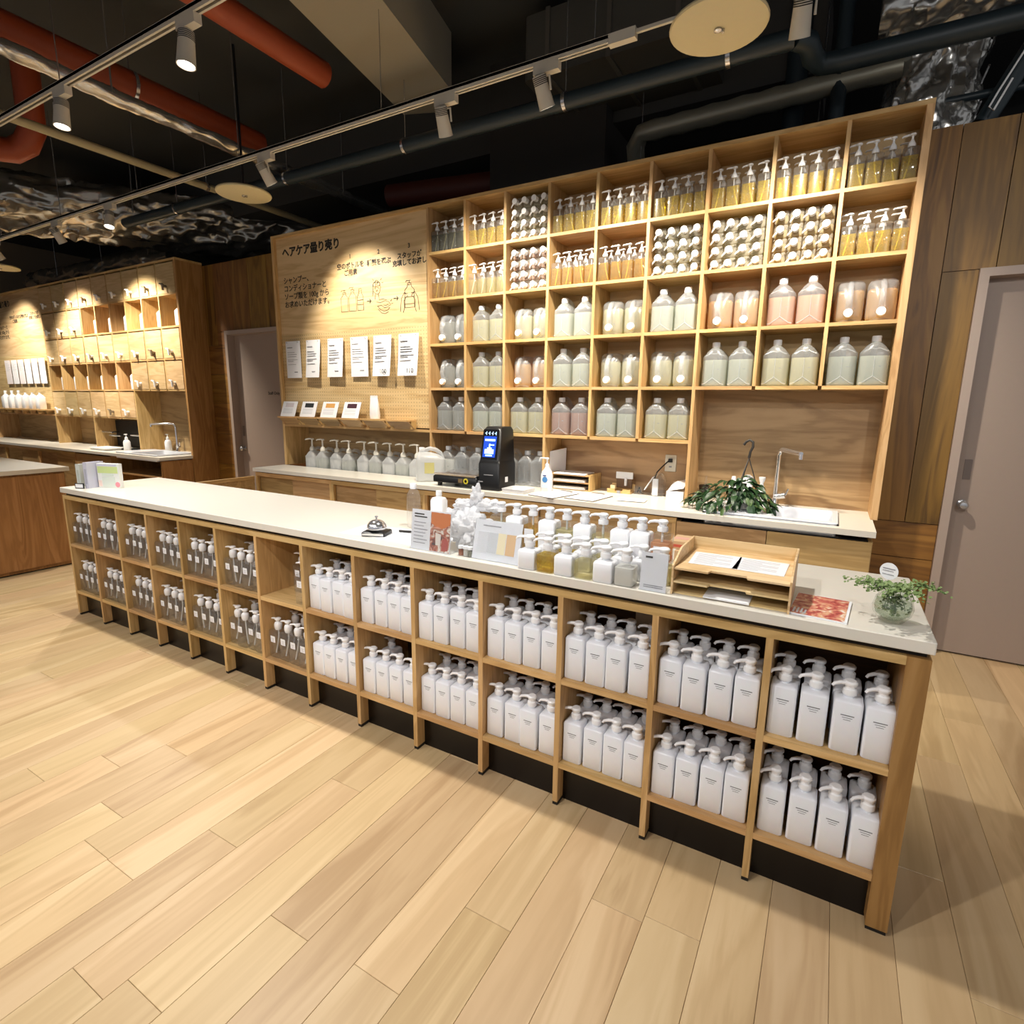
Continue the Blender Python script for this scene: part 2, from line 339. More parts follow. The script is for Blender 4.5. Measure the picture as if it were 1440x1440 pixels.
d1 = door('door_1', DRX0, DRX1, DZ, 5.235, ''); d2 = door('door_2', DLX0, DLX1, DZ+.02, -1.61, '')
put_text('staff', -1.115, 2.498, 1.585, d2)
# ================================================================ ceiling void
cm = plain('ceiling_dark', srgb(58,58,55), .9)
ce = MB().box((-9, -6, 4.3), (8.5, 5, 4.4)).build('ceiling', cm); ce['kind'] = 'structure'
v = MB().box((-9, 4.4, 0), (8.5, 4.5, 4.3)).build('wall_plenum', plain('plenum', srgb(38,38,37), .9)); v['kind'] = 'structure'
v = MB().box((-9, -6, 0), (-8.9, 4.5, 4.3)).build('wall_left', plain('wall_far', srgb(150,130,105), .8)); v['kind'] = 'structure'
conc = plain('concrete', srgb(150,142,124), .9)
MB().loft([[(2.0, -2, z), (2.58, -2, z), (1.66, 2.25, z), (1.35, 2.45, z), (1.09, 2.35, z)] for z in (3.9, 4.3)]).build('trim_1', conc)['kind'] = 'structure'
MB().box((-3.2, 2.9, 3.7), (4.2, 3.6, 4.3)).build('trim_2', plain('beam_dark', srgb(66,64,60), .9))['kind'] = 'structure'
MB().box((1.7, 2.75, 3.0), (2.75, 3.3, 4.3)).build('trim_3', plain('column_dark', srgb(52,48,44), .9))['kind'] = 'structure'
orange = plain('pipe_orange', srgb(150,62,26), .55); teal = plain('pipe_teal', srgb(38,50,56), .45); beige = plain('pipe_beige', srgb(168,156,122), .5)
def pipe(name, label, pts, r, mat, group='ceiling pipes', n=14, bands=None):
    t = thing(name, label, 'pipe', pts[0], 0, group)
    MB().tube(pts, r, n).build('pipe_run', mat, t, 50)
    for q in bands or []:
        a = Vector(pts[0]).lerp(Vector(pts[-1]), q); d = (Vector(pts[-1])-Vector(pts[0])).normalized()
        c = MB().tube([a-d*.012, a+d*.012], r+.006, n); c.build('clamp', steel, t, 50)
        MB().tube([a+Vector((0,0,r)), Vector((a.x, a.y, 4.3))], .004, 5).build('hanger_rod', steel, t)
    return t
pipe('sprinkler_main', 'thick orange-red pipe crossing the upper left ceiling', [(-.2, -4, 3.75), (-.2, 1.9, 3.75)], .105, orange, bands=[.55, .82])
pipe('sprinkler_main', 'orange-red pipe behind the concrete beam edge at top centre', [(1.02, -4, 3.85), (1.02, 1.55, 3.85)], .085, orange, bands=[.7])
pipe('sprinkler_main', 'orange-red pipe bending at the far left above the long track', [(-2.0, -4, 3.62), (-2.0, .62, 3.62), (-1.98, .75, 3.64), (-1.9, .82, 3.7), (-1.8, .84, 3.8), (-1.78, .84, 4.3)], .1, orange, bands=[.4])
pipe('sprinkler_main', 'dark red pipe stub above the instruction panel', [(.6, 2.7, 3.45), (1.65, 2.9, 3.45)], .1, plain('pipe_maroon', srgb(84,34,24), .6))
pipe('conduit_pipe', 'slim beige pipe running diagonally behind the round speakers', [(-.88, -4, 3.5), (-.88, 4.3, 3.5)], .032, beige, bands=[.5, .7])
pipe('drain_pipe', 'long dark blue-green pipe parallel to the lighting track', [(-2.6, 1.93, 3.45), (4.12, 1.97, 3.45)], .05, teal, bands=[.15, .4, .6, .8, .95])
pipe('drain_pipe', 'dark blue-green pipe at the upper right past the speaker', [(4.12, 1.97, 3.45), (4.18, 2.02, 3.44), (4.2, 2.12, 3.41), (4.24, 2.19, 3.4), (4.34, 2.21, 3.4), (7.2, 2.24, 3.4)], .055, teal, bands=[.35])
pipe('conduit_pipe', 'dark slim conduit running above the shelves at right', [(-.5, 2.75, 3.3), (5.4, 2.75, 3.3)], .022, teal, bands=[.6, .8])
pipe('flexible_duct', 'ribbed grey flexible duct above the shelf unit', [(2.92, 3.05, 3.3), (2.98, 2.8, 3.45), (3.05, 2.72, 3.5)]+[(3.05+.1*k, 2.72, 3.5+.002*k) for k in range(1, 17)], [.07 if k % 2 else .062 for k in range(19)], plain('duct_grey', srgb(178,174,156), .4, .5))
pipe('vertical_conduit', 'dark vertical riser above the right shelf columns', [(4.05, 2.9, 3.0), (4.05, 2.9, 4.3)], .07, teal)
pipe('vertical_conduit', 'dark vertical riser left of the foil duct', [(4.32, 2.7, 3.0), (4.32, 2.7, 4.3)], .045, teal)
pipe('vertical_conduit', 'dark diagonal conduit at the far upper right', [(5.05, 2.5, 3.05), (5.65, 2.5, 4.3)], .05, teal)
pipe('loose_cable', 'thin white cable looping down at the far upper right', [(5.45, 2.4, 3.75), (5.2, 2.38, 3.4), (5.08, 2.37, 3.15), (5.05, 2.37, 3.08), (5.07, 2.37, 3.06), (5.13, 2.38, 3.2)], .005, white, n=6)
# crumpled foil wrapped ducts
foil = plain('foil', srgb(206,204,198), .24, .85); foilD = plain('foil_dark', srgb(178,172,160), .26, .85)
def foil_tube(name, label, p0, p1, hx, hz, amp, ln=60, n=26, freq=5, mat=foil):
    p0 = Vector(p0); p1 = Vector(p1); d = (p1-p0).normalized()
    b = d.cross(Vector((0,0,1))) if abs(d.z) < .8 else Vector((1,0,0)); b.normalize(); c = b.cross(d)
    rings = []
    for i in range(ln+1):
        q = p0.lerp(p1, i/ln); ring = []
        for j in range(n):
            a = 2*math.pi*j/n; o = q+b*hx*math.cos(a)+c*hz*math.sin(a)
            w = o-d*(o.dot(d)*.55)
            k = (noise.noise(w*freq*.6)*.8+.5-abs(noise.noise(w*freq*1.5+Vector((7,2,5))))*1.3-abs(noise.noise(w*freq*3.4+Vector((3,1,2))))*.7-abs(noise.noise(w*freq*7.5))*.3)*amp
            ring.append(o+(o-q).normalized()*k)
        rings.append(ring)
    t = thing(name, label, 'duct', p0, 0, 'foil wrapped ducts'); MB().loft(rings).build('foil_wrap', mat, t, 70)
    for q in (.3, .62, .9):
        a = p0.lerp(p1, q); MB().tube([a+b*hx*1.02-c*hz*.2, a+b*hx*1.02+c*(4.28-a.z if abs(c.z) > .5 else .2)], .006, 5).build('hanger_rod', steel, t)
    return t
foil_tube('foil_pipe', 'slim silver foil pipe running diagonally over the tracks', (-.02, -4, 3.56), (-.02, 3.4, 3.56), .05, .05, .014, 420, 20, 9)
foil_tube('foil_duct', 'big crumpled foil duct over the left shelving', (-5.2, -.1, 3.78), (-1.75, 3.9, 3.62), .44, .3, .10, 200, 90, 3.2, foilD)
foil_tube('foil_duct', 'dark foil duct behind the left shelving top', (-7.5, 3.0, 3.4), (-3.2, 3.0, 3.36), .3, .2, .07, 130, 60, 3.2, foilD)
foil_tube('foil_duct', 'upright crumpled foil duct at the upper right corner', (4.78, 2.86, 3.06), (4.82, 2.86, 3.62), .25, .16, .05, 70, 110, 6)
foil_tube('foil_duct', 'horizontal foil duct entering at the upper right corner', (4.5, 2.8, 3.85), (7.4, 2.85, 3.82), .2, .17, .05, 200, 60, 6)
t = thing('air_duct', 'dark rectangular air duct above the shelf centre', 'duct', (2.9, 2.2, 3.78)); MB().rr([(3.78, .62, .42, .03, 2.95, 2.62), (4.18, .62, .42, .03, 2.95, 2.62)]).build('casing', plain('duct_dark', srgb(70,68,62), .7), t)
for x in (2.5, 2.95, 3.4): MB().box((x, 2.19, 3.77), (x+.03, 3.05, 4.19)).build('flange', plain('duct_flange', srgb(84,80,72), .6), t)
for k in range(4): pipe('loose_cable', 'black cable sagging under the ceiling slab, %s of four' % ORD[k], [(1.9+.5*k, .2+.1*k, 4.29), (2.2+.5*k, .9, 4.08-.03*k), (2.8+.45*k, 1.5, 4.05), (3.6+.4*k, 1.9, 4.29)], .009, black, 'sagging cables', 6)
# round suspended speakers
spk = plain('speaker_cream', srgb(212,200,160), .6)
def disc(x, y, z, label):
    t = thing('ceiling_speaker', label, 'speaker', (x, y, z), 0, 'round hanging speakers')
    MB().lathe([(.19, .028), (.212, .018), (.216, .008), (.212, 0), (.2, -.003), (.02, -.004)], 40).xf(Matrix.Translation((x, y, z))).build('disc', spk, t, 35)
    MB().lathe([(.018, -.003), (.018, -.012), (.008, -.016)], 12).xf(Matrix.Translation((x, y, z))).build('bolt', steel, t)
    MB().tube([(x+.02, y+.01, z), (x+.02, y+.01, z-.018)], .007, 8).build('bolt', steel, t)
    MB().tube([(x, y, z+.025), (x, y, 4.3)], .01, 8).build('stem', black, t)
disc(3.87, 1.25, 3.2, 'large round cream ceiling speaker at the upper right')
disc(.04, 1.534, 3.2, 'round cream ceiling speaker above the instruction panel')
disc(-5.28, 1.67, 3.2, 'round cream speaker cut off at the left edge')
# ================================================================ tracks and heads
for i, (ty, x0, x1) in enumerate(TRACKS):
    t = thing('lighting_track', ['white lighting track in front of the shelf units', 'white lighting track at the upper left corner', 'unseen white lighting track added behind the camera, nearer one', 'unseen white lighting track added behind the camera, farther one'][i], 'track', (x0, ty, TZ), 0, 'lighting tracks')
    MB().box((x0, ty-.018, TZ), (x1, ty-.007, TZ+.034)).box((x0, ty+.007, TZ), (x1, ty+.018, TZ+.034)).box((x0, ty-.018, TZ+.018), (x1, ty+.018, TZ+.036)).build('rail', fixW, t)
    MB().box((x0, ty-.007, TZ+.012), (x1, ty+.007, TZ+.018)).build('slot', black, t)
    xx = x0+.5
    while xx < x1:
        MB().tube([(xx, ty, TZ+.034), (xx, ty, 4.3)], .0035, 5).build('hanger_rod', steel, t); xx += 1.45
    if i == 0: MB().box((x1-.12, ty-.02, TZ-.012), (x1+.02, ty+.02, TZ+.036)).build('feed_box', fixW, t); MB().box((x1+.02, ty-.008, TZ+.01), (x1+.42, ty+.008, TZ+.026)).build('extension', fixW, t)
lensM = plain('lamp_lens', (1,1,1,1), .3, emit=(1,.97,.92,1), es=9)
HL = ['unlit-looking white spotlight nearest the left edge under the foil duct', 'white spotlight beyond the left edge, farthest one', 'white spotlight beyond the left edge, nearer one', 'white spotlight in front of the instruction panel', 'white spotlight on the front track above the shelf centre, left one', 'white spotlight on the front track above the shelf centre, right one', 'white spotlight at the top edge beside the large round speaker',
      'white spotlight nearest the top edge at upper left', 'white spotlight lower left on the upper left track', 'white spotlight above the counter, out at the top', 'white spotlight with glowing lens just above the far left shelf unit']
def track_light(n, x, ty, aim, watts, ang, blend, colr):
    lab = HL[n] if n < len(HL) else 'unseen white spotlight added behind the camera for frontal light, number %s from left' % ORD[n-len(HL)]
    t = thing('track_light', lab, 'spotlight', (x, ty, TZ), 0, 'track spotlights')
    MB().box((x-.075, ty-.02, TZ-.045), (x+.075, ty+.02, TZ)).build('adapter', fixW, t)
    piv = Vector((x-.03, ty, TZ-.10)); d = (Vector(aim)-piv).normalized()
    MB().tube([(x-.03, ty, TZ-.045), (x-.03, ty, TZ-.07)], .009, 8).build('swivel', fixW, t)
    s = d.cross(Vector((0,0,1)))
    s = s.normalized() if s.length > .05 else Vector((1,0,0))
    up = s.cross(d)
    a = piv+s*.052
    MB().tube([Vector((x-.03, ty, TZ-.06)), Vector((x-.03, ty, TZ-.06))+s*.052, a+d*.03], .006, 6).build('arm', fixW, t)
    q = d.to_track_quat('Z', 'Y').to_matrix().to_4x4(); M = Matrix.Translation(piv) @ q
    MB().lathe([(.028, -.055), (.036, -.05), (.038, 0), (.043, .09), (.044, .10), (.039, .10), (.036, .085)], 20, cap1=False).xf(M).build('lamp_body', fixW, t, 35)
    for k in range(5): MB().lathe([(.0385, -.045+k*.008), (.0395, -.043+k*.008), (.0385, -.041+k*.008)], 16, cap0=False, cap1=False).xf(M).build('cooling_rib', black, t)
    MB().lathe([(.0385, .088), (.0385, .092)], 20).xf(M).build('lens', lensM, t)
    ld = bpy.data.lights.new('lamp', 'SPOT'); ld.energy = watts; ld.spot_size = math.radians(ang); ld.spot_blend = blend; ld.color = colr; ld.shadow_soft_size = .04
    lo = bpy.data.objects.new('lamp', ld); COL.objects.link(lo); lo.parent = t
    lo.location = piv+d*.12-Vector(t.location); lo.rotation_euler = d.to_track_quat('-Z', 'Y').to_euler()
for n, h in enumerate(HEADS): track_light(n, *h)
# ================================================================ front display counter
P = .34; TH = .0206; ZM, ZB, ZT = .523, .182, .837
ct = thing('display_counter', 'long oak display counter with fourteen columns of open bays', 'counter', (0, 0, 0))
divM = MB().box((-TH/2, 0, .014), (TH/2, .345, ZT)).mesh('divider', oakZ)
for k in range(1, 14): 
    link('divider', divM, ct, (k*P, 0, 0))
padM = MB().box((-TH/2, .002, 0), (TH/2, .3, .014)).mesh('foot_pad', rubber)
for k in range(1, 14): link('foot_pad', padM, ct, (k*P, 0, 0))
MB().box((-.012, 0, .014), (.0103, .62, ZT+.025)).build('end_panel', oakZ, ct)
MB().box((4.75, 0, .014), (4.805, .62, ZT+.025)).build('end_panel', oakEnd, ct)
MB().box((-.010, .004, 0), (.0103, .6, .014)).build('foot_pad', rubber, ct); MB().box((4.752, .004, 0), (4.803, .6, .014)).build('foot_pad', rubber, ct)
shM = MB().box((TH/2, .001, -.0206), (P-TH/2, .345, 0)).mesh('shelf', oakX)
for k in range(14):
    for z in (ZM, ZB): link('shelf', shM, ct, (k*P, 0, z))
MB().box((.0103, 0, ZT), (4.75, .36, ZT+.025)).build('top_rail', oakX, ct)
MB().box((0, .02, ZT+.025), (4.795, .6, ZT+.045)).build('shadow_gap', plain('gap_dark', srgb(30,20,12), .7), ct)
MB().box((.0103, .345, .014), (4.75, .36, ZT)).build('back_panel', wood('oak_bay_shade', [srgb(70,48,28), srgb(88,62,37), srgb(98,70,43)], 'X'), ct)  # oak darkened: the shade deep in the bays is put into its colour
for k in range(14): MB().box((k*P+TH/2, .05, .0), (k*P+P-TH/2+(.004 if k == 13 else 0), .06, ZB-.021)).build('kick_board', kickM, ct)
tp = tag(MB().rr([(.882, 2.4085, .323, .003, 2.3985, .313), (.884, 2.4095, .324, .004, 2.3985, .313), (.914, 2.4095, .324, .004, 2.3985, .313), (.916, 2.4075, .322, .003, 2.3985, .313)], 2).build('counter_worktop', stone), 'pale stone worktop on the long display counter', 'worktop')
# ================================================================ bottle kits
def ring_pump(tall=0., collar=.019, nozzle=.045):
    """pump on a neck at z=0: collar, stem, head and nozzle along -X"""
    m = MB()
    m.lathe([(collar, 0), (collar, .012), (collar*.95, .016), (.014, .018), (.0135, .026+tall*.4), (.006, .028+tall*.45)], 14)
    h = .03+tall
    m.lathe([(.0055, .02), (.0055, h)], 8)
    m.lathe([(.0135, h-.006), (.0185, h+.0), (.0185, h+.006), (.014, h+.0105)], 14)
    m.tube([(-.004, 0, h+.004), (-.03, 0, h+.004), (-nozzle, 0, h+.001), (-nozzle-.006, 0, h-.006)], [.0065, .0055, .0048, .004], 7)
    return m
PUMPLOW = ring_pump(.0).mesh('pump', pumpW, 40)
PUMPLIE = ring_pump(.004).lathe([(.0195, .036), (.0215, .039), (.0215, .044), (.019, .047)], 16).mesh('pump', pumpW, 40)
def tee_pump():
    m = MB()
    m.lathe([(.0185, 0), (.0185, .012), (.012, .024), (.0075, .034), (.0055, .036), (.0055, .056)], 12)
    m.lathe([(.009, .052), (.016, .057), (.0155, .063), (.011, .065)], 12)
    m.tube([(.012, 0, .059), (-.02, 0, .060), (-.042, 0, .058), (-.048, 0, .053)], [.0055, .0055, .0045, .0035], 6)
    return m
PUMPTEE = tee_pump().mesh('pump', pumpW, 40)
def bulb_pump():
    m = MB()
    m.lathe([(.016, -.02), (.019, -.012), (.0205, 0), (.02, .012), (.016, .02), (.008, .024), (.0065, .026), (.0065, .034)], 14)
    m.lathe([(.012, .03), (.016, .034), (.016, .04), (.012, .043)], 12)
    m.tube([(.0, 0, .037), (-.03, 0, .037), (-.046, 0, .034)], [.0055, .005, .0035], 6)
    return m
PUMPBULB = bulb_pump().mesh('pump', pumpW, 40)
def sq_body(w, h, neck=.0145, r=.008):
    a = w/2
    return MB().rr([(0, a-.003, a-.003, r), (.004, a, a, r), (h-.008, a, a, r), (h-.002, a-.004, a-.004, r), (h, a-.012, a-.012, r), (h+.001, neck, neck, neck*.98), (h+.012, neck, neck, neck*.98)], 3)
WB = sq_body(.0735, .163).mesh('body', plain('bottle_white', srgb(240,242,248), .28), 40)
def lines(w, rows, z0, y, th=.0016):
    m = MB()
    for i, (a, t) in enumerate(rows): m.box((-w*a/2, y-.0004, z0-i*.0065), (w*a/2, y+.0003, z0-i*.0065+th*t))
    return m
WPRINT = lines(.034, [(1, 1.6), (.75, .8), (.55, .7)], .118, -.037).mesh('print', plain('print_grey', srgb(120,120,126), .6))
CB = sq_body(.074, .150).mesh('body', clearP, 40)
CLAB = MB().box((-.017, -.0382, .088), (.017, -.0373, .122)).mesh('label', paper)
CLABT = lines(.018, [(1, 1), (.7, .8), (.9, .8)], .108, -.0386, .0014).mesh('print', inkgrey)
def tube_mesh(bend, h):
    return MB().tube([(0, 0, h), (0, 0, h*.75), (bend*.25, -.002, h*.5), (bend*.65, -.004, h*.25), (bend, -.005, .008)], .0042, 7).mesh('dip_tube', plain('tube_white', srgb(225,225,222), .4), 60)
CTUBE = [tube_mesh(b, .15) for b in (-.024, -.012, .018, .026)]
BB = sq_body(.077, .163, .015, .01).mesh('body', clearB, 40)
def liquid_mesh(col, h, w=.071): return MB().rr([(.003, w/2-.003, w/2-.003, .008), (.006, w/2, w/2, .009), (h, w/2, w/2, .009)], 3).mesh('liquid', LQ[col], 40)
BLQ = {(c, h): liquid_mesh(c, h) for c, h in (('yellow', .118), ('yellow', .125), ('amber', .122), ('pale', .115), ('dark', .13), ('amber', .112))}
BLIE = {c: MB().rr([(.003, .032, .022, .008, 0, -.011), (.15, .033, .022, .009, 0, -.011)], 3).mesh('liquid', LQ[c], 40) for c in ('pale', 'amber', 'yellow', 'rose')}
def MB_copy_early(me, name, mat):
    m = me.copy(); m.name = name; m.materials.clear(); m.materials.append(mat); return m
def inst(name, label, cat, group, loc, parts, rotz=0, rot=None):
    t = thing(name, label, cat, loc, rotz, group)
    if rot: t.rotation_euler = rot
    for p in parts:
        o = link(p[0], p[1], t)
        if len(p) > 2 and p[2] is not None: o.location = p[2]
        if len(p) > 3 and p[3] is not None: o.rotation_euler = p[3]
        if len(p) > 4:
            for s in p[4]: link(s[0], s[1], o)
    return t
def along(n, k):  # position word
    return 'leftmost' if k == 0 else ('rightmost' if k == n-1 else ORD[k]+' from left')
rb = random.Random(11)
for col in range(14):
    for row, zs in ((0, ZM), (1, ZB)):
        lvl = 'upper' if row == 0 else 'lower'
        bay = ORD[col]+' bay from left' if col < 7 else ORD[13-col]+' bay from right'
        for depth in (0, 1):
            for k in range(4):
                if col == 6 and row == 0 and ((depth == 0 and k < 3) or (depth == 1 and k in (0, 3))): continue
                if col == 8 and row == 1 and depth == 1 and k in (1, 2): continue
                x = col*P+.0103+.0415+k*.0785+rb.uniform(-.0025, .0025)
                if col == 13: x += .004*k
                y = .058+depth*.115+rb.uniform(-.006, .006)
                where = '%s row %s, %s counter shelf, %s' % ('front' if depth == 0 else 'back', along(4, k), lvl, bay)
                if col >= 7:
                    th = rb.uniform(.05, .3)+max(0, col-10)*.12
                    inst('pump_bottle', 'white pump bottle, '+where, 'bottle', 'white pump bottles in the counter', (x, y, zs), [('body', WB), ('pump', PUMPLOW, (0, 0, .172), (0, 0, th)), ('print', WPRINT)])
                else:
                    inst('empty_pump_bottle', 'clear pump bottle, '+where, 'bottle', 'clear empty pump bottles in the counter', (x, y, zs),
                         [('body', CB), ('pump', PUMPBULB, (0, 0, .168), (0, 0, rb.uniform(-.1, .35))), ('dip_tube', CTUBE[rb.choice((0, 0, 1, 2))], (0, 0, .004)), ('label', CLAB, None, None, [('print', CLABT)])])
# ================================================================ wall shelf unit
YU, YW = 2.12, 2.43; XB, PB = 1.5035, .3644
RZ_ = [3.052, 2.712, 2.355, 1.997, 1.639, 1.283]     # shelf tops (0 = underside of top board)
def unit(label, xl, xd, pb, ncol, xr, zlow=.866, name='bottle_shelf_unit'):
    t = thing(name, label, 'shelf unit', (xl, YU, 0))
    MB().box((xl-.02, YU-.004, 3.052), (xr, YW, 3.076)).build('top_board', oakX, t)
    MB().box((xr-.035, YU-.003, zlow), (xr, YW, 3.052)).build('side_panel', oakEnd if zlow == 0 else oakZ, t)
    MB().box((xl-.02, YU-.003, .865), (xl+.012, YW, 3.052)).build('side_panel', oakZ, t)
    zb0 = .70
    for k in range(ncol):
        x = xd+k*pb; z0 = {0: .865, 3: .865, 6: .865}.get(k, RZ_[5]); z0 = RZ_[4] if k > 6 else z0
        if k == 0: MB().box((x-.0103, YU, z0), (x+.0103, YW-.012, 3.052)).build('divider', oakZ, t)
        else: MB().box((x-.0103, YU, z0), (x+.0103, YW-.012, 3.052)).build('divider', oakZ, t)
    xe = xr-.035
    for r in range(1, 6):
        for k in range(ncol):
            if r == 5 and k >= 6: continue
            a = xd+k*pb+.0103; b = (xd+(k+1)*pb-.0103) if k < ncol-1 else xe
            MB().box((a, YU+.0005, RZ_[r]-.0206), (b, YW-.012, RZ_[r])).build('shelf', oakX, t)
    MB().box((xd+.0103, YW-.012, 1.262), (xd+6*pb, YW, 3.052)).build('back_panel', oakPanel, t)
    MB().box((xd+6*pb, YW-.012, 1.618), (xe, YW, 3.052)).build('back_panel', oakPanel, t)
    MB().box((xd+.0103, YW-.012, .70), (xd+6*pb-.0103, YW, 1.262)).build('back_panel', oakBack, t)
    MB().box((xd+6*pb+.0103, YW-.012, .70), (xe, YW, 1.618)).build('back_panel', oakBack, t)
    # instruction panel over an open niche
    MB().box((xl+.012, 2.15, 2.16), (xd-.0103, 2.17, 3.052)).build('sign_panel', oakPanel, t)
    MB().box((xl+.012, 2.15, 1.295), (xd-.0103, 2.17, 2.16)).build('peg_panel', oakPeg, t)
    MB().box((xl+.012, YU+.0005, 1.262), (xd-.0103, YW-.012, 1.283)).build('shelf', oakX, t)
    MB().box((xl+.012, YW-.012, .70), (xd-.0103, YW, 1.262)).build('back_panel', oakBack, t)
    return t
BBL = MB_copy_early(BB, 'body', clear('clear_lying', (.97,.97,.95,1), .30, .9, (.86,.82,.72,1)))
ux = unit('tall oak wall shelf unit filled with bottles behind the counter', -.392, XB, PB, 9, 4.795)
lx = unit('far left oak wall shelf unit with small wooden dispenser boxes', -7.6, -5.45, .3745, 9, -2.05, 0)
# ---- jugs
def jug_body():
    m = MB()
    m.rr([(0, .068, .112, .034), (.006, .0740, .1185, .038), (.03, .0750, .12, .038), (.178, .0750, .12, .038), (.188, .0745, .119, .038), (.225, .046, .088, .034, 0, -.022), (.242, .026, .050, .02, 0, -.05), (.247, .021, .021, .0205, 0, -.07), (.256, .0205, .0205, .02, 0, -.07)], 4)
    # handle bridge behind the neck
    m.tube([(0, -.055, .238), (0, -.035, .262), (0, 0, .272), (0, .045, .262), (0, .085, .235), (0, .1, .2), (0, .102, .17)], [.016, .017, .017, .017, .017, .016, .014], 10)
    # moulded ribs on the front
    for sx in (-1, 1): m.tube([(0, -.1205, .055), (sx*.05, -.1205, .018), (sx*.068, -.119, .014)], .0028, 5)
    m.tube([(0, -.1205, .055), (0, -.1205, .165)], .0022, 5)
    for sx in (-1, 1): m.tube([(sx*.06, -.114, .192), (sx*.02, -.1, .212), (0, -.104, .206)], .0025, 5)
    return m
JUG = jug_body().mesh('body', jugM, 45)
JUGW = jug_body().mesh('body', jugW, 45)
JCAP = MB().lathe([(.0235, .248), (.0245, .251), (.0245, .276), (.0225, .281)], 18, (0, -.07)).mesh('cap', plain('cap_white', srgb(244,244,246), .4), 35)
JLU = {}; JLL = {}
def jl_up(c):
    if c not in JLU: JLU[c] = MB().rr([(.004, .066, .110, .032), (.008, .0715, .116, .036), (.168, .0715, .116, .036)], 4).mesh('liquid', LQ[c], 40)
    return JLU[c]
def jl_lie(c):
    if c not in JLL: JLL[c] = MB().rr([(.004, .067, .087, .014, 0, -.025), (.008, .0715, .091, .018, 0, -.025), (.186, .0715, .091, .018, 0, -.025), (.196, .06, .082, .02, 0, -.026)], 3).mesh('liquid', LQ[c], 40)
    return JLL[c]
CLRW = {'water': 'grey-green', 'straw': 'pale straw', 'peach': 'peach', 'rose': 'russet', 'honey': 'honey', 'grey': 'smoky grey', 'milk': 'milky white'}
def cellx(c): return XB+c*PB+.0103, (XB+(c+1)*PB-.0103 if c < 8 else 4.76)
def put_jugs(r, c, kind, colr):
    z = RZ_[r+1]; a, b = cellx(c); n = 0
    for k in range(2):
        xc = a+.5*(b-a)+(-.5 if k == 0 else .5)*.160+.004
        lab = '%s jug of %s liquid, %s of pair, %s shelf row, %s column from left' % ('upright' if kind == 'U' else 'tipped', CLRW[colr], 'left' if k == 0 else 'right', ORD[r], ORD[c])
        if kind == 'U': inst('liquid_jug', lab, 'jug', 'jugs on the wall shelves', (xc, YU+.155, z), [('body', JUG), ('cap', JCAP), ('liquid', jl_up(colr))])
        else: inst('liquid_jug', lab, 'jug', 'jugs on the wall shelves', (xc, YU+.302, z+.1205), [('body', JUG), ('cap', JCAP), ('liquid', jl_lie(colr))], rot=(math.pi/2, 0, 0))
G3 = [('L','grey'),('U','straw'),('L','straw'),('U','water'),('L','straw'),('U','water'),('L','honey'),('U','peach'),('L','honey')]
G4 = [('L','grey'),('U','straw'),('L','honey'),('U','water'),('L','straw'),('L','straw'),('U','water'),('U','straw'),('U','water')]
G5 = [('U','grey'),('U','water'),('U','straw'),('U','rose'),('U','water'),('U','straw')]
for r, row in ((2, G3), (3, G4), (4, G5)):
    for c, (k, q) in enumerate(row): put_jugs(r, c, k, q)
TUB = [tube_mesh(b, .16) for b in (-.028, -.018, .022, .03)]
def put_pumps(r, c, colr, h):
    z = RZ_[r+1]; a, b = cellx(c)
    for depth in (0, 1):
        for k in range(4):
            x = a+.046+k*(b-a-.086)/3; y = YU+.055+depth*.11
            lab = '%s pump bottle, %s row %s, %s shelf row, %s column from left' % ({'yellow': 'yellow', 'amber': 'amber', 'pale': 'pale yellow', 'dark': 'dark clear'}[colr], 'front' if depth == 0 else 'back', along(4, k), ORD[r], ORD[c])
            inst('filled_pump_bottle', lab, 'bottle', 'filled pump bottles on the top shelves', (x+rb.uniform(-.003, .003), y, z), [('body', BB), ('liquid', BLQ[(colr, h)]), ('pump', PUMPTEE, (0, 0, .170), (0, 0, rb.uniform(-.15, .3))), ('dip_tube', TUB[rb.randrange(4)], (0, 0, .006))])
def put_lying(r, c, colr):
    z = RZ_[r+1]; a, b = cellx(c)
    for i in range(4):
        for k in range(4):
            x = a+.5*(b-a)+(k-1.5)*.0805; zz = z+.0392+i*.0775
            lab = 'lying pump bottle, %s, %s tier from bottom, %s shelf row, %s column' % (along(4, k), ORD[i], ORD[r], ORD[c])
            inst('lying_pump_bottle', lab, 'bottle', 'stacked lying pump bottles', (x, YU+.245, zz), [('body', BBL), ('liquid', BLIE[colr]), ('pump', PUMPLIE, (0, 0, .170), (0, 0, rb.uniform(.5, .95)))], rot=(math.pi/2, 0, 0))
R1 = ['dark', 'yellow', '*pale', 'yellow', 'yellow', 'yellow', 'yellow', 'yellow', 'yellow']
R2 = ['amber', 'pale', '*rose', 'amber', 'amber', '*pale', '*pale', '*yellow', 'yellow']
for r, row in ((0, R1), (1, R2)):
    for c, q in enumerate(row):
        if q[0] == '*': put_lying(r, c, q[1:])
        else: put_pumps(r, c, q, {'dark': .13, 'yellow': .118, 'amber': .122, 'pale': .115}[q])
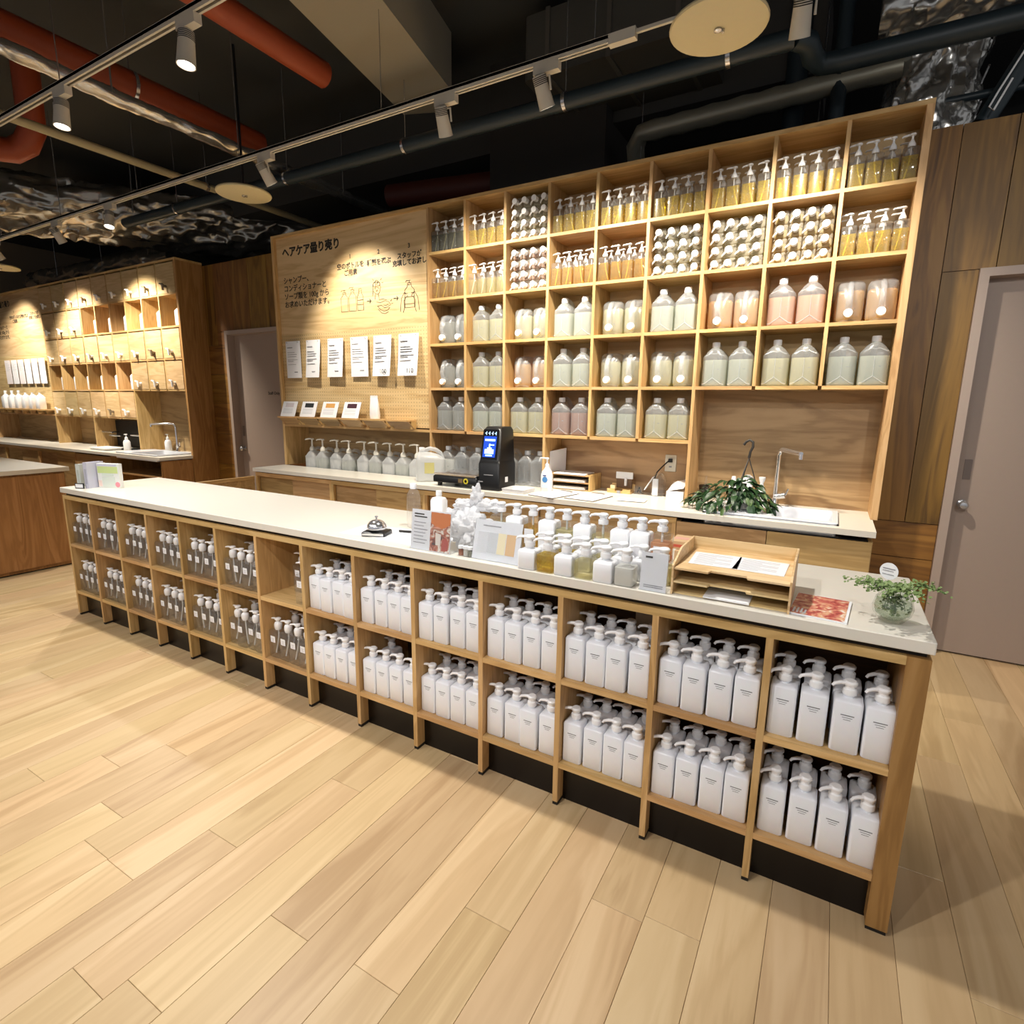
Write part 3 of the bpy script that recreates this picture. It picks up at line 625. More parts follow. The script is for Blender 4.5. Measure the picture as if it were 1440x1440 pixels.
# ---- lettering and drawings on the instruction panel
sp = ux
for k, x, z in (('title', -.297, 2.885), ('sub', -.302, 2.640), ('n1', .603, 2.775), ('n2', .943, 2.775), ('n3', 1.283, 2.785), ('k1', .603, 2.695), ('k2', .943, 2.690), ('k3', 1.283, 2.710)): put_text(k, x, 2.1492, z, sp)
def strokes(polys, x0, z0, s, w=.004):
    m = MB()
    for pl in polys:
        pts = [(x0+s*a, 2.1488, z0+s*b) for a, b in pl]; m.tube(pts, w/2, 5)
    m.build('drawing', ink, sp)
bot = lambda cx, h, w: [[(cx-w, 0), (cx-w, h*.62), (cx-w*.4, h*.74), (cx-w*.4, h*.8), (cx+w*.4, h*.8), (cx+w*.4, h*.74), (cx+w, h*.62), (cx+w, 0), (cx-w, 0)]]
pump_d = lambda cx, h: [[(cx-.02, h*.8), (cx-.02, h*.86), (cx+.02, h*.86), (cx+.02, h*.8)], [(cx, h*.86), (cx, h*.95), (cx-.035, h*.95), (cx-.04, h*.9)], [(cx, h*.95), (cx+.015, h*.95)]]
strokes(bot(.05, .2, .045)+pump_d(.05, .2)+bot(.155, .21, .045)+pump_d(.155, .22)+[[(.215, 0), (.215, .12), (.235, .15), (.235, .17), (.27, .17), (.27, .15), (.29, .12), (.29, 0), (.215, 0)], [(.235, .17), (.235, .19), (.27, .19), (.27, .17)], [(.215, .09), (.29, .09)], [(.215, .05), (.29, .05)]], .465, 2.325, .97)
for x in (.815, 1.128): strokes([[(-.024, 0), (.024, 0)], [(.008, .016), (.024, 0), (.008, -.016)]], x, 2.395, 1, .007)
def loop(cx, cz, rx, rz, n=18, wob=.0, a0=0, a1=360):
    return [(cx+rx*(1+wob*math.sin(5*i))*math.cos(math.radians(a0+(a1-a0)*i/n)), cz+rz*(1+wob*math.cos(7*i))*math.sin(math.radians(a0+(a1-a0)*i/n))) for i in range(n+1)]
strokes([loop(0, .03, .055, .06, 22, .12), loop(0, 0, .03, .04, 12, 0, 20, 160), loop(-.03, .06, .02, .02, 8), loop(.025, .065, .022, .02, 8), loop(.0, .085, .02, .018, 8), [(-.02, -.03), (-.025, -.085)], [(.02, -.03), (.03, -.08)], [(-.05, .0), (-.06, -.05)], [(.055, .1), (.07, .115)], [(-.04, .1), (-.055, .12)], [(.07, .07), (.09, .075)], [(-.01, .01), (0, -.01), (.012, .01)]], .91, 2.475, .85)
strokes([[(-.09, .04), (-.04, .03), (.02, .045), (.07, .03), (.09, .0), (.06, -.005)], [(-.06, .06), (0, .062), (.04, .05)], [(-.08, 0), (-.04, -.035), (0, -.05), (.05, -.045), (.08, -.02), (.05, -.015), (.01, -.02)], [(.01, -.02), (-.03, .005), (-.08, 0)], [(.06, .01), (.03, .0), (.0, .005)], [(-.07, -.03), (-.03, -.065), (.02, -.075), (.06, -.06)], [(.09, .035), (.105, .05)], [(.1, .01), (.12, .015)]], .985, 2.345, .9)
strokes(bot(0, .24, .055)+pump_d(0, .24)+[[(-.055, .09), (.055, .09)], [(-.055, .03), (.055, .03)], [(-.11, -.03), (-.095, .08), (-.06, .13), (-.02, .1), (-.04, .09), (-.065, .06), (-.06, 0), (-.075, -.04)], [(.11, -.03), (.095, .08), (.06, .13), (.02, .1), (.04, .09), (.065, .06), (.06, 0), (.075, -.04)], [(-.055, .125), (-.02, .12)], [(.055, .125), (.02, .12)]], 1.278, 2.31, .95)
# ---- hanging product cards
CX = [(-.303, -.094), (-.005, .188), (.290, .493), (.585, .799), (.872, 1.08), (1.165, 1.385)]
for i, (a, b) in enumerate(CX):
    t = thing('hanging_card', ('white price card on the peg panel, %s of six from left' % ORD[i]) if i < 4 else 'white price card with large figures, %s on the peg panel' % ('second from right' if i == 4 else 'rightmost'), 'card', ((a+b)/2, 2.13, 1.745), 0, 'price cards on the peg panel')
    dy = [.0, .028, .024, .004, .03, .03][i]
    m = MB(); n = 8; V = []
    for j in range(n+1):
        q = j/n; y = 2.141-.012-dy*(1-q)**1.5; V += [(a, y, 1.742+.352*q), (b, y-.25*dy*(1-q), 1.742+.352*q)]
    F = [(2*j, 2*j+1, 2*j+3, 2*j+2) for j in range(n)]; V2 = [(x, y+.0015, z) for x, y, z in V]; k = len(V)
    m.add(V+V2, F+[tuple(k+i_ for i_ in reversed(f)) for f in F]+[(0, 2*n, k+2*n, k)][:0])
    m.build('sheet', paper, t)
    m = MB(); fy = lambda z: 2.141-.0132-dy*(1-(z-1.742)/.352)**1.5-.125*dy*(1-(z-1.742)/.352)
    for z, w, th in ((2.03, .45, .006), (1.985, .62, .003), (1.965, .8, .003), (1.945, .75, .003), (1.915, .85, .003), (1.9, .5, .003), (1.87, .7, .0025), (1.795, .28, .006)):
        x0 = a+.02; 
        if z < 1.8:
            if i >= 4: continue
            x0 = b-.10
        yy = fy(z); x1 = x0+w*(b-a-.04); m.box((x0, yy-dy*.12-.001, z), (min(x1, b-.012), yy+dy*.0, z+th))
    m.build('print', inkgrey if i not in (0, 5) else plain('ink_mid', srgb(90,90,96), .7), t)
    if i >= 4: o = link('lettering', TM['p100' if i == 4 else 'p110'], t); o.location = Vector((b-.03, fy(1.775)-.012, 1.765))-Vector(t.location); o.rotation_euler = (math.pi/2, 0, 0)
    for x in (a+.025, b-.025):
        MB().tube([(x, 2.15, 2.075), (x, 2.118, 2.082)], .004, 6).build('peg', chrome, t)
# ---- sign ledges under the cards
LX = [-.36, -.075, .215, .50, .79, 1.08]
band = [srgb(214,206,212), srgb(44,46,48), srgb(214,160,92), srgb(70,38,52)]
for i, x0 in enumerate(LX):
    t = thing('ledge_block', 'small wooden sign ledge, %s of six from left' % ORD[i], 'ledge', (x0+.125, 2.10, 1.283), 0, 'sign ledges below the cards')
    MB().prism([(2.02, 1.365), (2.149, 1.365), (2.149, 1.350), (2.02, 1.350)], x0, x0+.245).xf(Matrix(((0,0,1,0),(1,0,0,0),(0,1,0,0),(0,0,0,1)))).build('ledge_top', oakX, t)
    MB().add([(x0, 2.035, 1.350), (x0+.245, 2.035, 1.350), (x0+.245, 2.11, 1.284), (x0, 2.11, 1.284), (x0, 2.05, 1.350), (x0+.245, 2.05, 1.350), (x0+.245, 2.125, 1.284), (x0, 2.125, 1.284)], [(3,2,1,0),(4,5,6,7),(0,1,5,4),(1,2,6,5),(2,3,7,6),(3,0,4,7)]).build('ledge_front', oakBack, t)
    for xx in (x0+.002, x0+.225): MB().box((xx, 2.085, 1.284), (xx+.018, 2.149, 1.350)).build('bracket', oakZ, t)
    if i < 4:
        s = thing('info_stand', ['white sign with pale lilac band on the first ledge', 'white sign with black band on the ledge', 'white sign with tan band on the ledge', 'white sign with plum band on the ledge'][i], 'sign', (x0+.12, 2.06, 1.366), 0, 'tilted info signs')
        M = Matrix.Translation((x0+.12, 2.045, 1.366)) @ Matrix.Rotation(math.radians(-20), 4, 'X')
        MB().box((-.105, 0, 0), (.105, .004, .155)).xf(M).build('board', paper, s)
        MB().box((-.06, -.001, .095), (.06, 0, .138)).xf(M).build('band', plain('band_%d' % i, band[i], .6), s)
        m = MB()
        for z in (.075, .062, .045, .032): m.box((-.08, -.0008, z), (.06, 0, z+.004))
        m.xf(M).build('print', inkfaint, s)
        MB().obox((x0+.12, 2.11, 1.42), (.03, 0, 0), (0, .028, .05), (0, .002, -.001)).build('strut', paper, s)
t = thing('refill_pouch', 'white refill pouch standing on the fifth ledge', 'pouch', (.90, 2.08, 1.366))
MB().loft([rrect(1.366, .05, .022, .02, .9, 2.085), rrect(1.40, .054, .024, .02, .9, 2.085), rrect(1.47, .050, .018, .015, .898, 2.085), rrect(1.52, .046, .010, .008, .893, 2.09), rrect(1.555, .044, .003, .002, .89, 2.09)]).build('pouch_body', whiteM, t, 40)
MB().box((.848, 2.087, 1.553), (.934, 2.093, 1.572)).build('seal', whiteM, t)
# ================================================================ back worktops and base cabinets
def worktop(name, label, rects, z0=.832, z1=.865):
    m = MB()
    for x0, y0, x1, y1 in rects: m.box((x0, y0, z0), (x1, y1, z1))
    return tag(m.build(name, stone), label, 'worktop')
WF = 1.735
worktop('back_worktop', 'pale stone back worktop under the tall shelf unit', [(-.41, WF, 1.493, 2.105), (1.493, WF, 3.86, YW-.012), (3.86, WF, 4.72, 1.80), (4.60, 1.80, 4.772, YW-.012), (4.72, WF, 4.772, 1.80), (3.86, 2.27, 4.60, YW-.012)])
worktop('back_worktop', 'pale stone worktop under the far left shelf unit', [(-7.6, WF, -3.2, YW-.012), (-3.2, WF, -2.06, 1.80), (-3.2, 2.27, -2.06, YW-.012), (-2.25, 1.80, -2.06, 2.27)])
def cabinet(label, x0, x1, doors, sliding=False, name='base_cabinet', YW=2.43):
    t = thing(name, label, 'cabinet', (x0, WF+.02, 0), 0, 'base cabinets')
    y = WF+.02
    MB().box((x0, y+.02, .0), (x0+.02, YW-.02, .80)).build('side', oakZ, t); MB().box((x1-.02, y+.02, .0), (x1, YW-.02, .80)).build('side', oakZ, t)
    MB().box((x0+.02, YW-.04, .08), (x1-.02, YW-.02, .8)).build('back', oakBack, t); MB().box((x0+.02, y+.02, .08), (x1-.02, YW-.04, .1)).build('bottom', oakX, t)
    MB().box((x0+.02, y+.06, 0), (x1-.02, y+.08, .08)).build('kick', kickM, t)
    MB().box((x0+.02, y+.05, .785), (x1-.02, y+.09, .80)).build('gap_strip', rubber, t)
    if sliding:
        MB().box((x0, y, .785), (x1, y+.03, .822)).build('rail', oakX, t); MB().box((x0, y, .08), (x0+.025, y+.02, .785)).build('stile', oakZ, t); MB().box((x1-.025, y, .08), (x1, y+.02, .785)).build('stile', oakZ, t)
    w = (x1-x0-(.05 if sliding else .004))/doors; a0 = x0+(.025 if sliding else .002)
    for k in range(doors):
        dy = (.032 if k % 2 == 0 else .008) if sliding else 0
        d = MB().box((a0+k*w+.002, y+dy, .09), (a0+(k+1)*w-.002, y+dy+.016, .783 if sliding else .80)).build('door', oakCab, t)
        pass
    return t
cabinet('oak base cabinet with sliding doors at the left end of back worktop', -.40, .66, 2, True, YW=2.12)
cabinet('oak base cabinet with sliding doors left of the scale', .66, 1.72, 2, True, YW=2.12)
cabinet('oak base cabinet with sliding doors under the scale', 1.72, 2.72, 2, True)
cabinet('oak base cabinet with sliding doors under the clipboards', 2.72, 3.72, 2, True)
cabinet('oak two-door base cabinet under the white sink', 3.72, 4.765, 2)
for i, x in enumerate((-7.4, -6.3, -5.2)): cabinet('oak sliding base cabinet under far left worktop, %s from left' % ORD[i], x, x+1.1, 2, True)
t = thing('base_cabinet', 'open oak base cabinet under the far left sink', 'cabinet', (-4.1, WF+.02, 0), 0, 'base cabinets')
for a, b in (((-4.1, WF+.02, 0), (-4.08, 2.4, .822)), ((-2.085, WF+.02, 0), (-2.065, 2.11, .822)), ((-3.2, WF+.02, 0), (-3.18, 2.4, .822))): MB().box(a, b).build('side', oakEnd, t)
MB().box((-3.18, WF+.03, .62), (-2.085, 2.4, .64)).build('shelf', oakX, t); MB().box((-4.08, 2.38, 0), (-2.085, 2.4, .822)).build('back', oakBack, t)
MB().box((-4.08, WF+.02, .08), (-3.2, WF+.036, .81)).build('door', oakCab, t); MB().box((-4.08, WF+.03, .0), (-2.085, 2.38, .08)).build('bottom', oakEnd, t)
# recessed well under the pump jugs
well = tag(MB().box((-.375, 2.108, .758), (1.49, YW-.013, .776)).build('well_shelf', rubber), 'dark recessed shelf holding the row of pump jugs', 'shelf')
# low staff gate
g = thing('staff_gate', 'low oak gate panel at the left end of back worktop', 'gate', (-.40, 1.4, 0))
MB().box((-.41, .95, .05), (-.385, 1.73, .755)).build('gate_leaf', oakCab, g); MB().box((-.415, .95, .755), (-.38, 1.73, .785)).build('cap_rail', oakY, g); MB().box((-.41, 1.0, 0), (-.385, 1.05, .05)).build('foot', rubber, g)
# far left counter
t = thing('second_counter', 'plain oak counter cut off at the left edge', 'counter', (-1.5, .3, 0))
MB().box((-5.5, .02, .012), (-1.49, .60, .862)).build('carcass', oakEnd, t); MB().box((-5.5, .03, 0), (-1.50, .59, .012)).build('plinth', rubber, t); MB().box((-1.49, .03, .04), (-1.478, .59, .85)).build('end_panel', oakEnd, t)
tag(MB().box((-5.52, -.01, .868), (-1.46, .63, .905)).build('counter_worktop', stone), 'pale stone worktop of the counter at the left edge', 'worktop')
MB().box((-5.5, .03, .862), (-1.50, .59, .868)).build('gap', rubber, t)
# ================================================================ on the back worktop
ZW = .8655
# large pump jugs in the well
bigpump = MB().lathe([(.026, 0), (.026, .02), (.02, .035), (.009, .045), (.0075, .115)], 12).lathe([(.012, .108), (.017, .112), (.017, .118), (.01, .122)], 10).tube([(.02, 0, .113), (-.03, 0, .117), (-.07, 0, .112), (-.085, 0, .104)], [.008, .008, .007, .005], 7).mesh('pump', plain('pump_cream', srgb(238,234,224), .35), 40)
NX = [-.054, .098, .298, .461, .664, .816, .984, 1.145, 1.305]
for i, x in enumerate(NX):
    inst('pump_jug', 'jug with long-spout pump in the niche, %s of nine from left' % ORD[i], 'jug', 'pump jugs in the niche', (x, 2.245, .7765), [('body', JUGW), ('pump', bigpump, (0, -.07, .25), (0, 0, rb.uniform(-.05, .35))), ('liquid', jl_up('milk' if i % 2 == 0 else 'water'))])
inst('liquid_jug', 'white filled jug with yellow label beside the scale', 'jug', 'loose jugs on the back worktop', (1.60, 1.99, ZW), [('body', JUGW, None, (0, 0, -.9)), ('cap', JCAP, None, (0, 0, -.9)), ('liquid', jl_up('milk'), None, (0, 0, -.9)), ('label', MB().box((.0755, -.05, .07), (.0765, .03, .16)).mesh('label', plain('label_yellow', srgb(205,196,130), .6)), None, (0, 0, -.9))])
for i, x in enumerate((1.62, 1.775, 1.93, 2.09, 2.25, 2.405, 2.52)):
    inst('empty_jug', 'clear jug at the back of the niche behind the scale, %s from left' % ORD[i], 'jug', 'clear jugs behind the scale', (x, 2.29, ZW), [('body', JUG), ('cap', JCAP), ('liquid', jl_up('water' if i % 2 else 'milk'))] if i in (0, 3) else [('body', JUG), ('cap', JCAP)])
# digital label scale
t = thing('label_scale', 'black retail scale with blue touch screen and steel platform', 'scale', (2.1, 1.95, ZW))
X = lambda m: m.xf(Matrix.Translation((0, 0, ZW)))
X(MB().rr([(.03, .205, .16, .012, 1.99, 1.95), (.035, .21, .165, .014, 1.99, 1.95), (.075, .21, .165, .014, 1.99, 1.95), (.082, .205, .16, .012, 1.99, 1.95)])).build('base', black, t, 40)
for x in (1.82, 2.16):
    for y in (1.83, 2.07): X(MB().lathe([(.018, 0), (.02, .03)], 10, (x, y))).build('foot', rubber, t)
X(MB().rr([(.084, .2, .155, .015, 1.985, 1.95), (.098, .205, .16, .015, 1.985, 1.95), (.102, .2, .155, .015, 1.985, 1.95)])).build('platform', steel, t, 40)
X(MB().rr([(.0, .095, .125, .015, 2.295, 1.93), (.2, .095, .125, .015, 2.295, 1.93), (.215, .09, .12, .015, 2.293, 1.935), (.23, .09, .118, .02, 2.292, 1.938), (.45, .082, .10, .025, 2.285, 1.965), (.475, .07, .085, .03, 2.283, 1.975)], 4)).build('tower', black, t, 40)
def face(u0, w0, u1, w1, off, m):   # on the sloping front of the tower: u across, w up
    def pt(u, w):
        q = (w-.23)/.22; y = 1.82+(1.865-1.82)*q-off; return (2.285+u, y, ZW+w)
    return m.add([pt(u0, w0), pt(u1, w0), pt(u1, w1), pt(u0, w1)], [(0, 1, 2, 3)])
scr = face(-.07, .235, .07, .455, .004, MB()).build('screen_bezel', plain('screen_black', srgb(8,8,12), .15), t)
face(-.055, .25, .055, .405, .0055, MB()).build('screen', plain('screen_blue', srgb(20,50,140), .2, emit=srgb(24,70,190), es=1.1), scr)
m = MB()
for q in ((-.045, .37, .045, .385), (-.04, .275, .04, .31), (-.02, .31, .02, .322), (-.006, .322, .006, .35), (-.006, .338, .04, .346), (-.03, .258, .03, .268)): face(*q, .0065, m)
for k in range(4): face(-.05+k*.028, .425, -.036+k*.028, .43, .0065, m); face(-.04+k*.028, .415, -.035+k*.028, .44, .0065, m)
m.build('screen_graphics', plain('screen_light', srgb(190,225,255), .3, emit=srgb(150,205,255), es=1.4), scr)
X(MB().box((2.255, 1.800, .115), (2.335, 1.806, .12))).build('paper_slot', inkgrey, t)
X(MB().box((2.202, 1.8005, .06), (2.245, 1.806, .066))).build('print', inkgrey, t)
X(MB().box((2.3895, 1.89, .06), (2.3915, 1.93, .10))).build('sticker', paper, t)
X(MB().lathe([(.022, 0), (.022, .002)], 18).xf(Matrix.Rotation(math.pi/2, 4, 'X')).xf(Matrix.Translation((2.1, 1.786, .056)))).build('sticker', plain('sticker_yellow', srgb(222,206,60), .5), t)
X(MB().lathe([(.011, 0), (.011, .003)], 14).xf(Matrix.Rotation(math.pi/2, 4, 'X')).xf(Matrix.Translation((2.1, 1.785, .056)))).build('sticker', black, t)
X(MB().box((2.03, 1.783, .04), (2.07, 1.786, .072))).build('sticker', plain('sticker_bronze', srgb(120,100,70), .5), t)
# sanitiser
t = thing('sanitiser_bottle', 'white sanitiser pump bottle with blue print', 'bottle', (2.68, 2.02, ZW))
X(MB().rr([(0, .042, .03, .025, 2.68, 2.02), (.006, .045, .033, .028, 2.68, 2.02), (.12, .045, .033, .028, 2.68, 2.02), (.15, .038, .028, .025, 2.68, 2.02), (.175, .018, .018, .017, 2.68, 2.02), (.19, .014, .014, .0135, 2.68, 2.02)], 5)).build('body', whiteM, t, 45)
X(MB().lathe([(.016, .185), (.016, .205), (.006, .21), (.006, .245)], 12, (2.68, 2.02)).lathe([(.012, .24), (.014, .25), (.01, .255)], 12, (2.68, 2.02)).tube([(2.68, 2.02, .249), (2.63, 2.02, .25), (2.615, 2.02, .235), (2.614, 2.02, .222)], [.007, .006, .005, .004], 7)).build('pump', white, t, 40)
X(MB().box((2.663, 1.9855, .118), (2.69, 1.9865, .126))).build('print', plain('blue_dark', srgb(30,60,130), .5), t)
X(MB().lathe([(.022, 0), (.022, .001)], 18).xf(Matrix.Rotation(math.pi/2, 4, 'X')).xf(Matrix.Translation((2.68, 1.9862, .092)))).build('print', plain('blue_mid', srgb(70,130,190), .5), t)
X(MB().box((2.655, 1.985, .03), (2.705, 1.9862, .052))).build('print', plain('blue_pale', srgb(196,212,228), .5), t)
# white tray beside scale
t = thing('white_tray', 'shallow white tray right of the scale', 'tray', (2.5, 1.87, ZW))
X(MB().rr([(0, .09, .09, .01, 2.52, 1.87), (.03, .095, .095, .012, 2.52, 1.87), (.03, .088, .088, .01, 2.52, 1.87), (.006, .084, .084, .01, 2.52, 1.87)])).build('tray_body', plain('tray_white', srgb(214,214,218), .4), t)
X(MB().obox((2.53, 1.87, .02), (.05, .01, 0), (-.01, .035, 0), (0, 0, .004))).build('slip', paper, t)
# clipboards and papers
for i, (cx_, cy_, w, h, a, nm) in enumerate(((2.80, 1.90, .115, .155, -.25, 'clipboard with printed sheet nearest the sanitiser'), (3.06, 1.93, .115, .15, -.12, 'clipboard with plain sheet in front of the letter trays'), (3.36, 1.98, .1, .07, .12, 'blank white sheet on the back worktop'))):
    t = thing('clipboard' if i < 2 else 'paper_sheet', nm, 'clipboard' if i < 2 else 'paper', (cx_, cy_, ZW), a)
    if i < 2: link('board', MB().box((-w, -h, 0), (w, h, .004)).mesh('board', plain('clip_grey', srgb(110,104,100), .5)), t)
    link('sheet', MB().box((-w*.94, -h*.95, .0042), (w*.94, h*.92, .0062)).mesh('sheet', paper), t)
    if i < 2: link('clip', MB().box((-.05, h-.03, .006), (.05, h, .016)).mesh('clip', steel), t)
    if i == 0: link('print', lines(.1, [(1, 1)], 0, 0).xf(Matrix.Translation((0, 0, .0066))).mesh('print', inkfaint), t)
# letter trays in the niche
t = thing('letter_tray', 'oak letter tray with papers in the right niche', 'tray', (2.80, 2.3, ZW))
for z in (0, .055, .11): X(MB().box((2.64, 2.18, z), (2.955, 2.40, z+.008))).build('shelf', oakX if z else oakBack, t)
for x in (2.632, 2.955): X(MB().box((x, 2.175, 0), (x+.012, 2.40, .125))).build('side', oakZ, t)
for k, (z, a) in enumerate(((.009, .01), (.018, -.02), (.064, .015), (.073, -.015), (.119, .02))): 
    o = X(MB().obox((2.79, 2.275, z+.004), (.13, .13*a, 0), (-.1*a, .1, 0), (0, 0, .0035))).build('papers', paper if k % 2 == 0 else plain('paper_grey', srgb(196,192,186), .7), t)
t = thing('leaning_card', 'white card leaning on the left side of right niche', 'card', (2.63, 2.32, ZW)); X(MB().obox((2.635, 2.3, .2), (.03, .09, .01), (0, .002, .095), (.0018, -.0008, 0))).build('card', paper, t); X(MB().box((2.628, 2.29, 0), (2.632, 2.31, .11))).build('support', acry, t)
# wooden box with label holder etc.
t = thing('wooden_caddy', 'small wooden caddy with white box and clear cup', 'caddy', (3.17, 2.3, ZW))
X(MB().box((3.08, 2.24, 0), (3.26, 2.36, .012)).box((3.08, 2.24, .012), (3.14, 2.25, .03)).box((3.2, 2.24, .012), (3.26, 2.25, .03)).box((3.08, 2.35, .012), (3.26, 2.36, .06))).build('caddy_base', oakX, t)
X(MB().box((3.115, 2.33, .1), (3.245, 2.345, .15))).build('white_box', white, t); X(MB().box((3.12, 2.332, .03), (3.24, 2.345, .1))).build('post', plain('brown_card', srgb(112,86,64), .7), t)
X(MB().box((3.19, 2.305, .05), (3.205, 2.33, .105))).build('clip', paper, t); X(MB().box((3.1, 2.255, .03), (3.135, 2.285, .055))).build('block', plain('cream_card', srgb(226,208,168), .7), t); X(MB().box((3.16, 2.232, .0), (3.185, 2.24, .02))).build('tab', inkgrey, t)
t = thing('pen_cup', 'small clear cup with dark clips beside caddy', 'cup', (3.30, 2.29, ZW)); X(MB().rr([(0, .03, .025, .004, 3.31, 2.29), (.06, .034, .028, .004, 3.31, 2.29)], cap1=False)).build('cup', acry, t); X(MB().obox((3.305, 2.29, .03), (.008, 0, .02), (0, .006, 0), (-.004, 0, .002)).obox((3.32, 2.29, .03), (-.006, 0, .02), (0, .006, 0), (.004, 0, .002))).build('clips', ink, t)
t = thing('clear_holder', 'clear holder with white leaflet below the outlet', 'holder', (3.44, 2.29, ZW)); X(MB().rr([(0, .045, .04, .008, 3.45, 2.30), (.13, .045, .04, .01, 3.45, 2.30), (.165, .02, .025, .01, 3.45, 2.30)], cap1=False)).build('holder_body', acry, t); X(MB().box((3.415, 2.265, .004), (3.455, 2.275, .125))).build('leaflet', paper, t); X(MB().obox((3.39, 2.27, .09), (.03, 0, .05), (0, .02, 0), (-.002, 0, .0015))).build('leaflet', whiteM, t)
t = thing('tissue_box', 'white open box with paper by the niche divider', 'box', (3.60, 2.2, ZW)); X(MB().box((3.545, 2.16, 0), (3.665, 2.33, .06))).build('box_body', whiteM, t)
X(MB().add([(3.55, 2.17, .06), (3.66, 2.17, .085), (3.665, 2.30, .14), (3.56, 2.30, .11), (3.6, 2.22, .125)], [(0, 1, 4), (1, 2, 4), (2, 3, 4), (3, 0, 4)])).build('paper_sheet', paper, t)
t = thing('wall_outlet', 'white wall outlet with black plug in the right niche', 'outlet', (3.50, YW-.013, 1.095))
MB().rr([(0, .042, .062, .006, 3.50, 1.096), (.008, .04, .06, .006, 3.50, 1.096)]).xf(Matrix(((1,0,0,0),(0,0,-1,YW-.0125),(0,1,0,0),(0,0,0,1)))).build('cover_plate', plain('outlet_cream', srgb(222,216,200), .4), t)
MB().box((3.488, YW-.045, 1.105), (3.515, YW-.021, 1.13)).build('plug', black, t); MB().tube([(3.49, YW-.04, 1.115), (3.45, YW-.06, 1.07), (3.42, YW-.08, 1.03), (3.40, YW-.08, .96), (3.395, YW-.07, ZW+.004)], .005, 7).build('cord', black, t)
for z in (1.065,): MB().box((3.49, YW-.0215, z), (3.51, YW-.0205, z+.012)).build('socket', inkgrey, t)
# sink, faucet, plant
sinkM = plain('sink_white', srgb(226,229,238), .22)
def sink(label, x0, y0, x1, y1, xb0):
    t = thing('sink', label, 'sink', ((x0+x1)/2, (y0+y1)/2, ZW-.04))
    cx_, cy_, hx, hy = (x0+x1)/2, (y0+y1)/2, (x1-x0)/2, (y1-y0)/2
    bx, bh = (xb0+x1)/2, (x1-xb0)/2
    MB().rr([(.80, hx-.006, hy-.006, .02, cx_, cy_), (.872, hx-.006, hy-.006, .02, cx_, cy_), (.873, hx, hy, .02, cx_, cy_), (.879, hx-.002, hy-.002, .02, cx_, cy_), (.879, bh-.03, hy-.035, .03, bx, cy_), (.80, bh-.05, hy-.06, .03, bx, cy_)], 4, cap0=True).build('basin', sinkM, t, 35)
    MB().lathe([(.022, .8005), (.022, .803)], 14, (bx, cy_)).build('drain', steel, t)
    MB().lathe([(.012, .879), (.012, .884)], 12, (bx-.1, y1-.015)).build('overflow_knob', steel, t)
    return t
sink('white rectangular sink below the back niche', 3.865, 1.805, 4.595, 2.265, 4.22)
def faucet(label, x, y, tipx, tipy, h):
    t = thing('faucet', label, 'faucet', (x, y, ZW))
    MB().lathe([(.028, ZW), (.028, ZW+.01), (.02, ZW+.02), (.018, ZW+.05)], 14, (x, y)).build('base', chrome, t, 40)
    MB().tube([(x, y, ZW+.02), (x, y, ZW+h-.04), (x+(tipx-x)*.05, y+(tipy-y)*.05, ZW+h-.012), (x+(tipx-x)*.14, y+(tipy-y)*.14, ZW+h), (tipx, tipy, ZW+h-.012)], .014, 12).build('spout', chrome, t, 50)
    MB().tube([(tipx, tipy, ZW+h-.012), (tipx, tipy, ZW+h-.045)], .013, 12).build('aerator', chrome, t, 50)
    MB().tube([(x, y, ZW+.06), (x+.06, y-.01, ZW+.075)], .02, 12).build('mixer', chrome, t, 50); MB().tube([(x+.06, y-.01, ZW+.075), (x+.075, y-.012, ZW+.12)], .006, 8).build('lever', chrome, t, 50)
    return t
faucet('chrome swan-neck faucet over the white sink', 4.225, 2.33, 4.36, 2.14, .375)
for i, (x, w, h, cap) in enumerate(((3.955, .028, .14, 1), (4.045, .032, .175, 0), (4.135, .022, .17, 2))):
    t = thing('white_toiletry', ['small white bottle with round cap behind the plant', 'square white canister behind the hanging hook', 'slim white hourglass bottle left of the faucet'][i], 'bottle', (x, 2.35, ZW), 0, 'white bottles behind the plant')
    if i == 2: X(MB().lathe([(.024, 0), (.026, .08), (.012, .13), (.011, .14), (.02, .165), (.02, .175)], 14, (x, 2.35))).build('body', white, t, 40)
    else: X(MB().rr([(0, w, w*.8, .008, x, 2.35), (h, w, w*.8, .008, x, 2.35), (h+.01, w*.6, w*.5, .008, x, 2.35)])).build('body', white, t, 40)
    X(MB().lathe([(.014, h), (.016, h+.02), (.012, h+.035)] if i == 0 else ([(.016, h+.005), (.016, h+.015)] if i == 1 else [(.021, .172), (.021, .182)]), 12, (x, 2.35))).build('cap', white, t, 40)
t = thing('dark_tumbler', 'dark glass tumbler at the left of the sink niche', 'cup', (3.765, 2.33, ZW)); X(MB().lathe([(.025, 0), (.03, .01), (.036, .10), (.033, .10), (.028, .012)], 16, (3.765, 2.33), cap1=False)).build('tumbler', plain('dark_glass', srgb(44,34,30), .12), t, 40); X(MB().lathe([(.008, .11), (.008, .16)], 10, (3.77, 2.36)).lathe([(.02, 0), (.02, .11)], 10, (3.77, 2.38))).build('brush', acry, t)
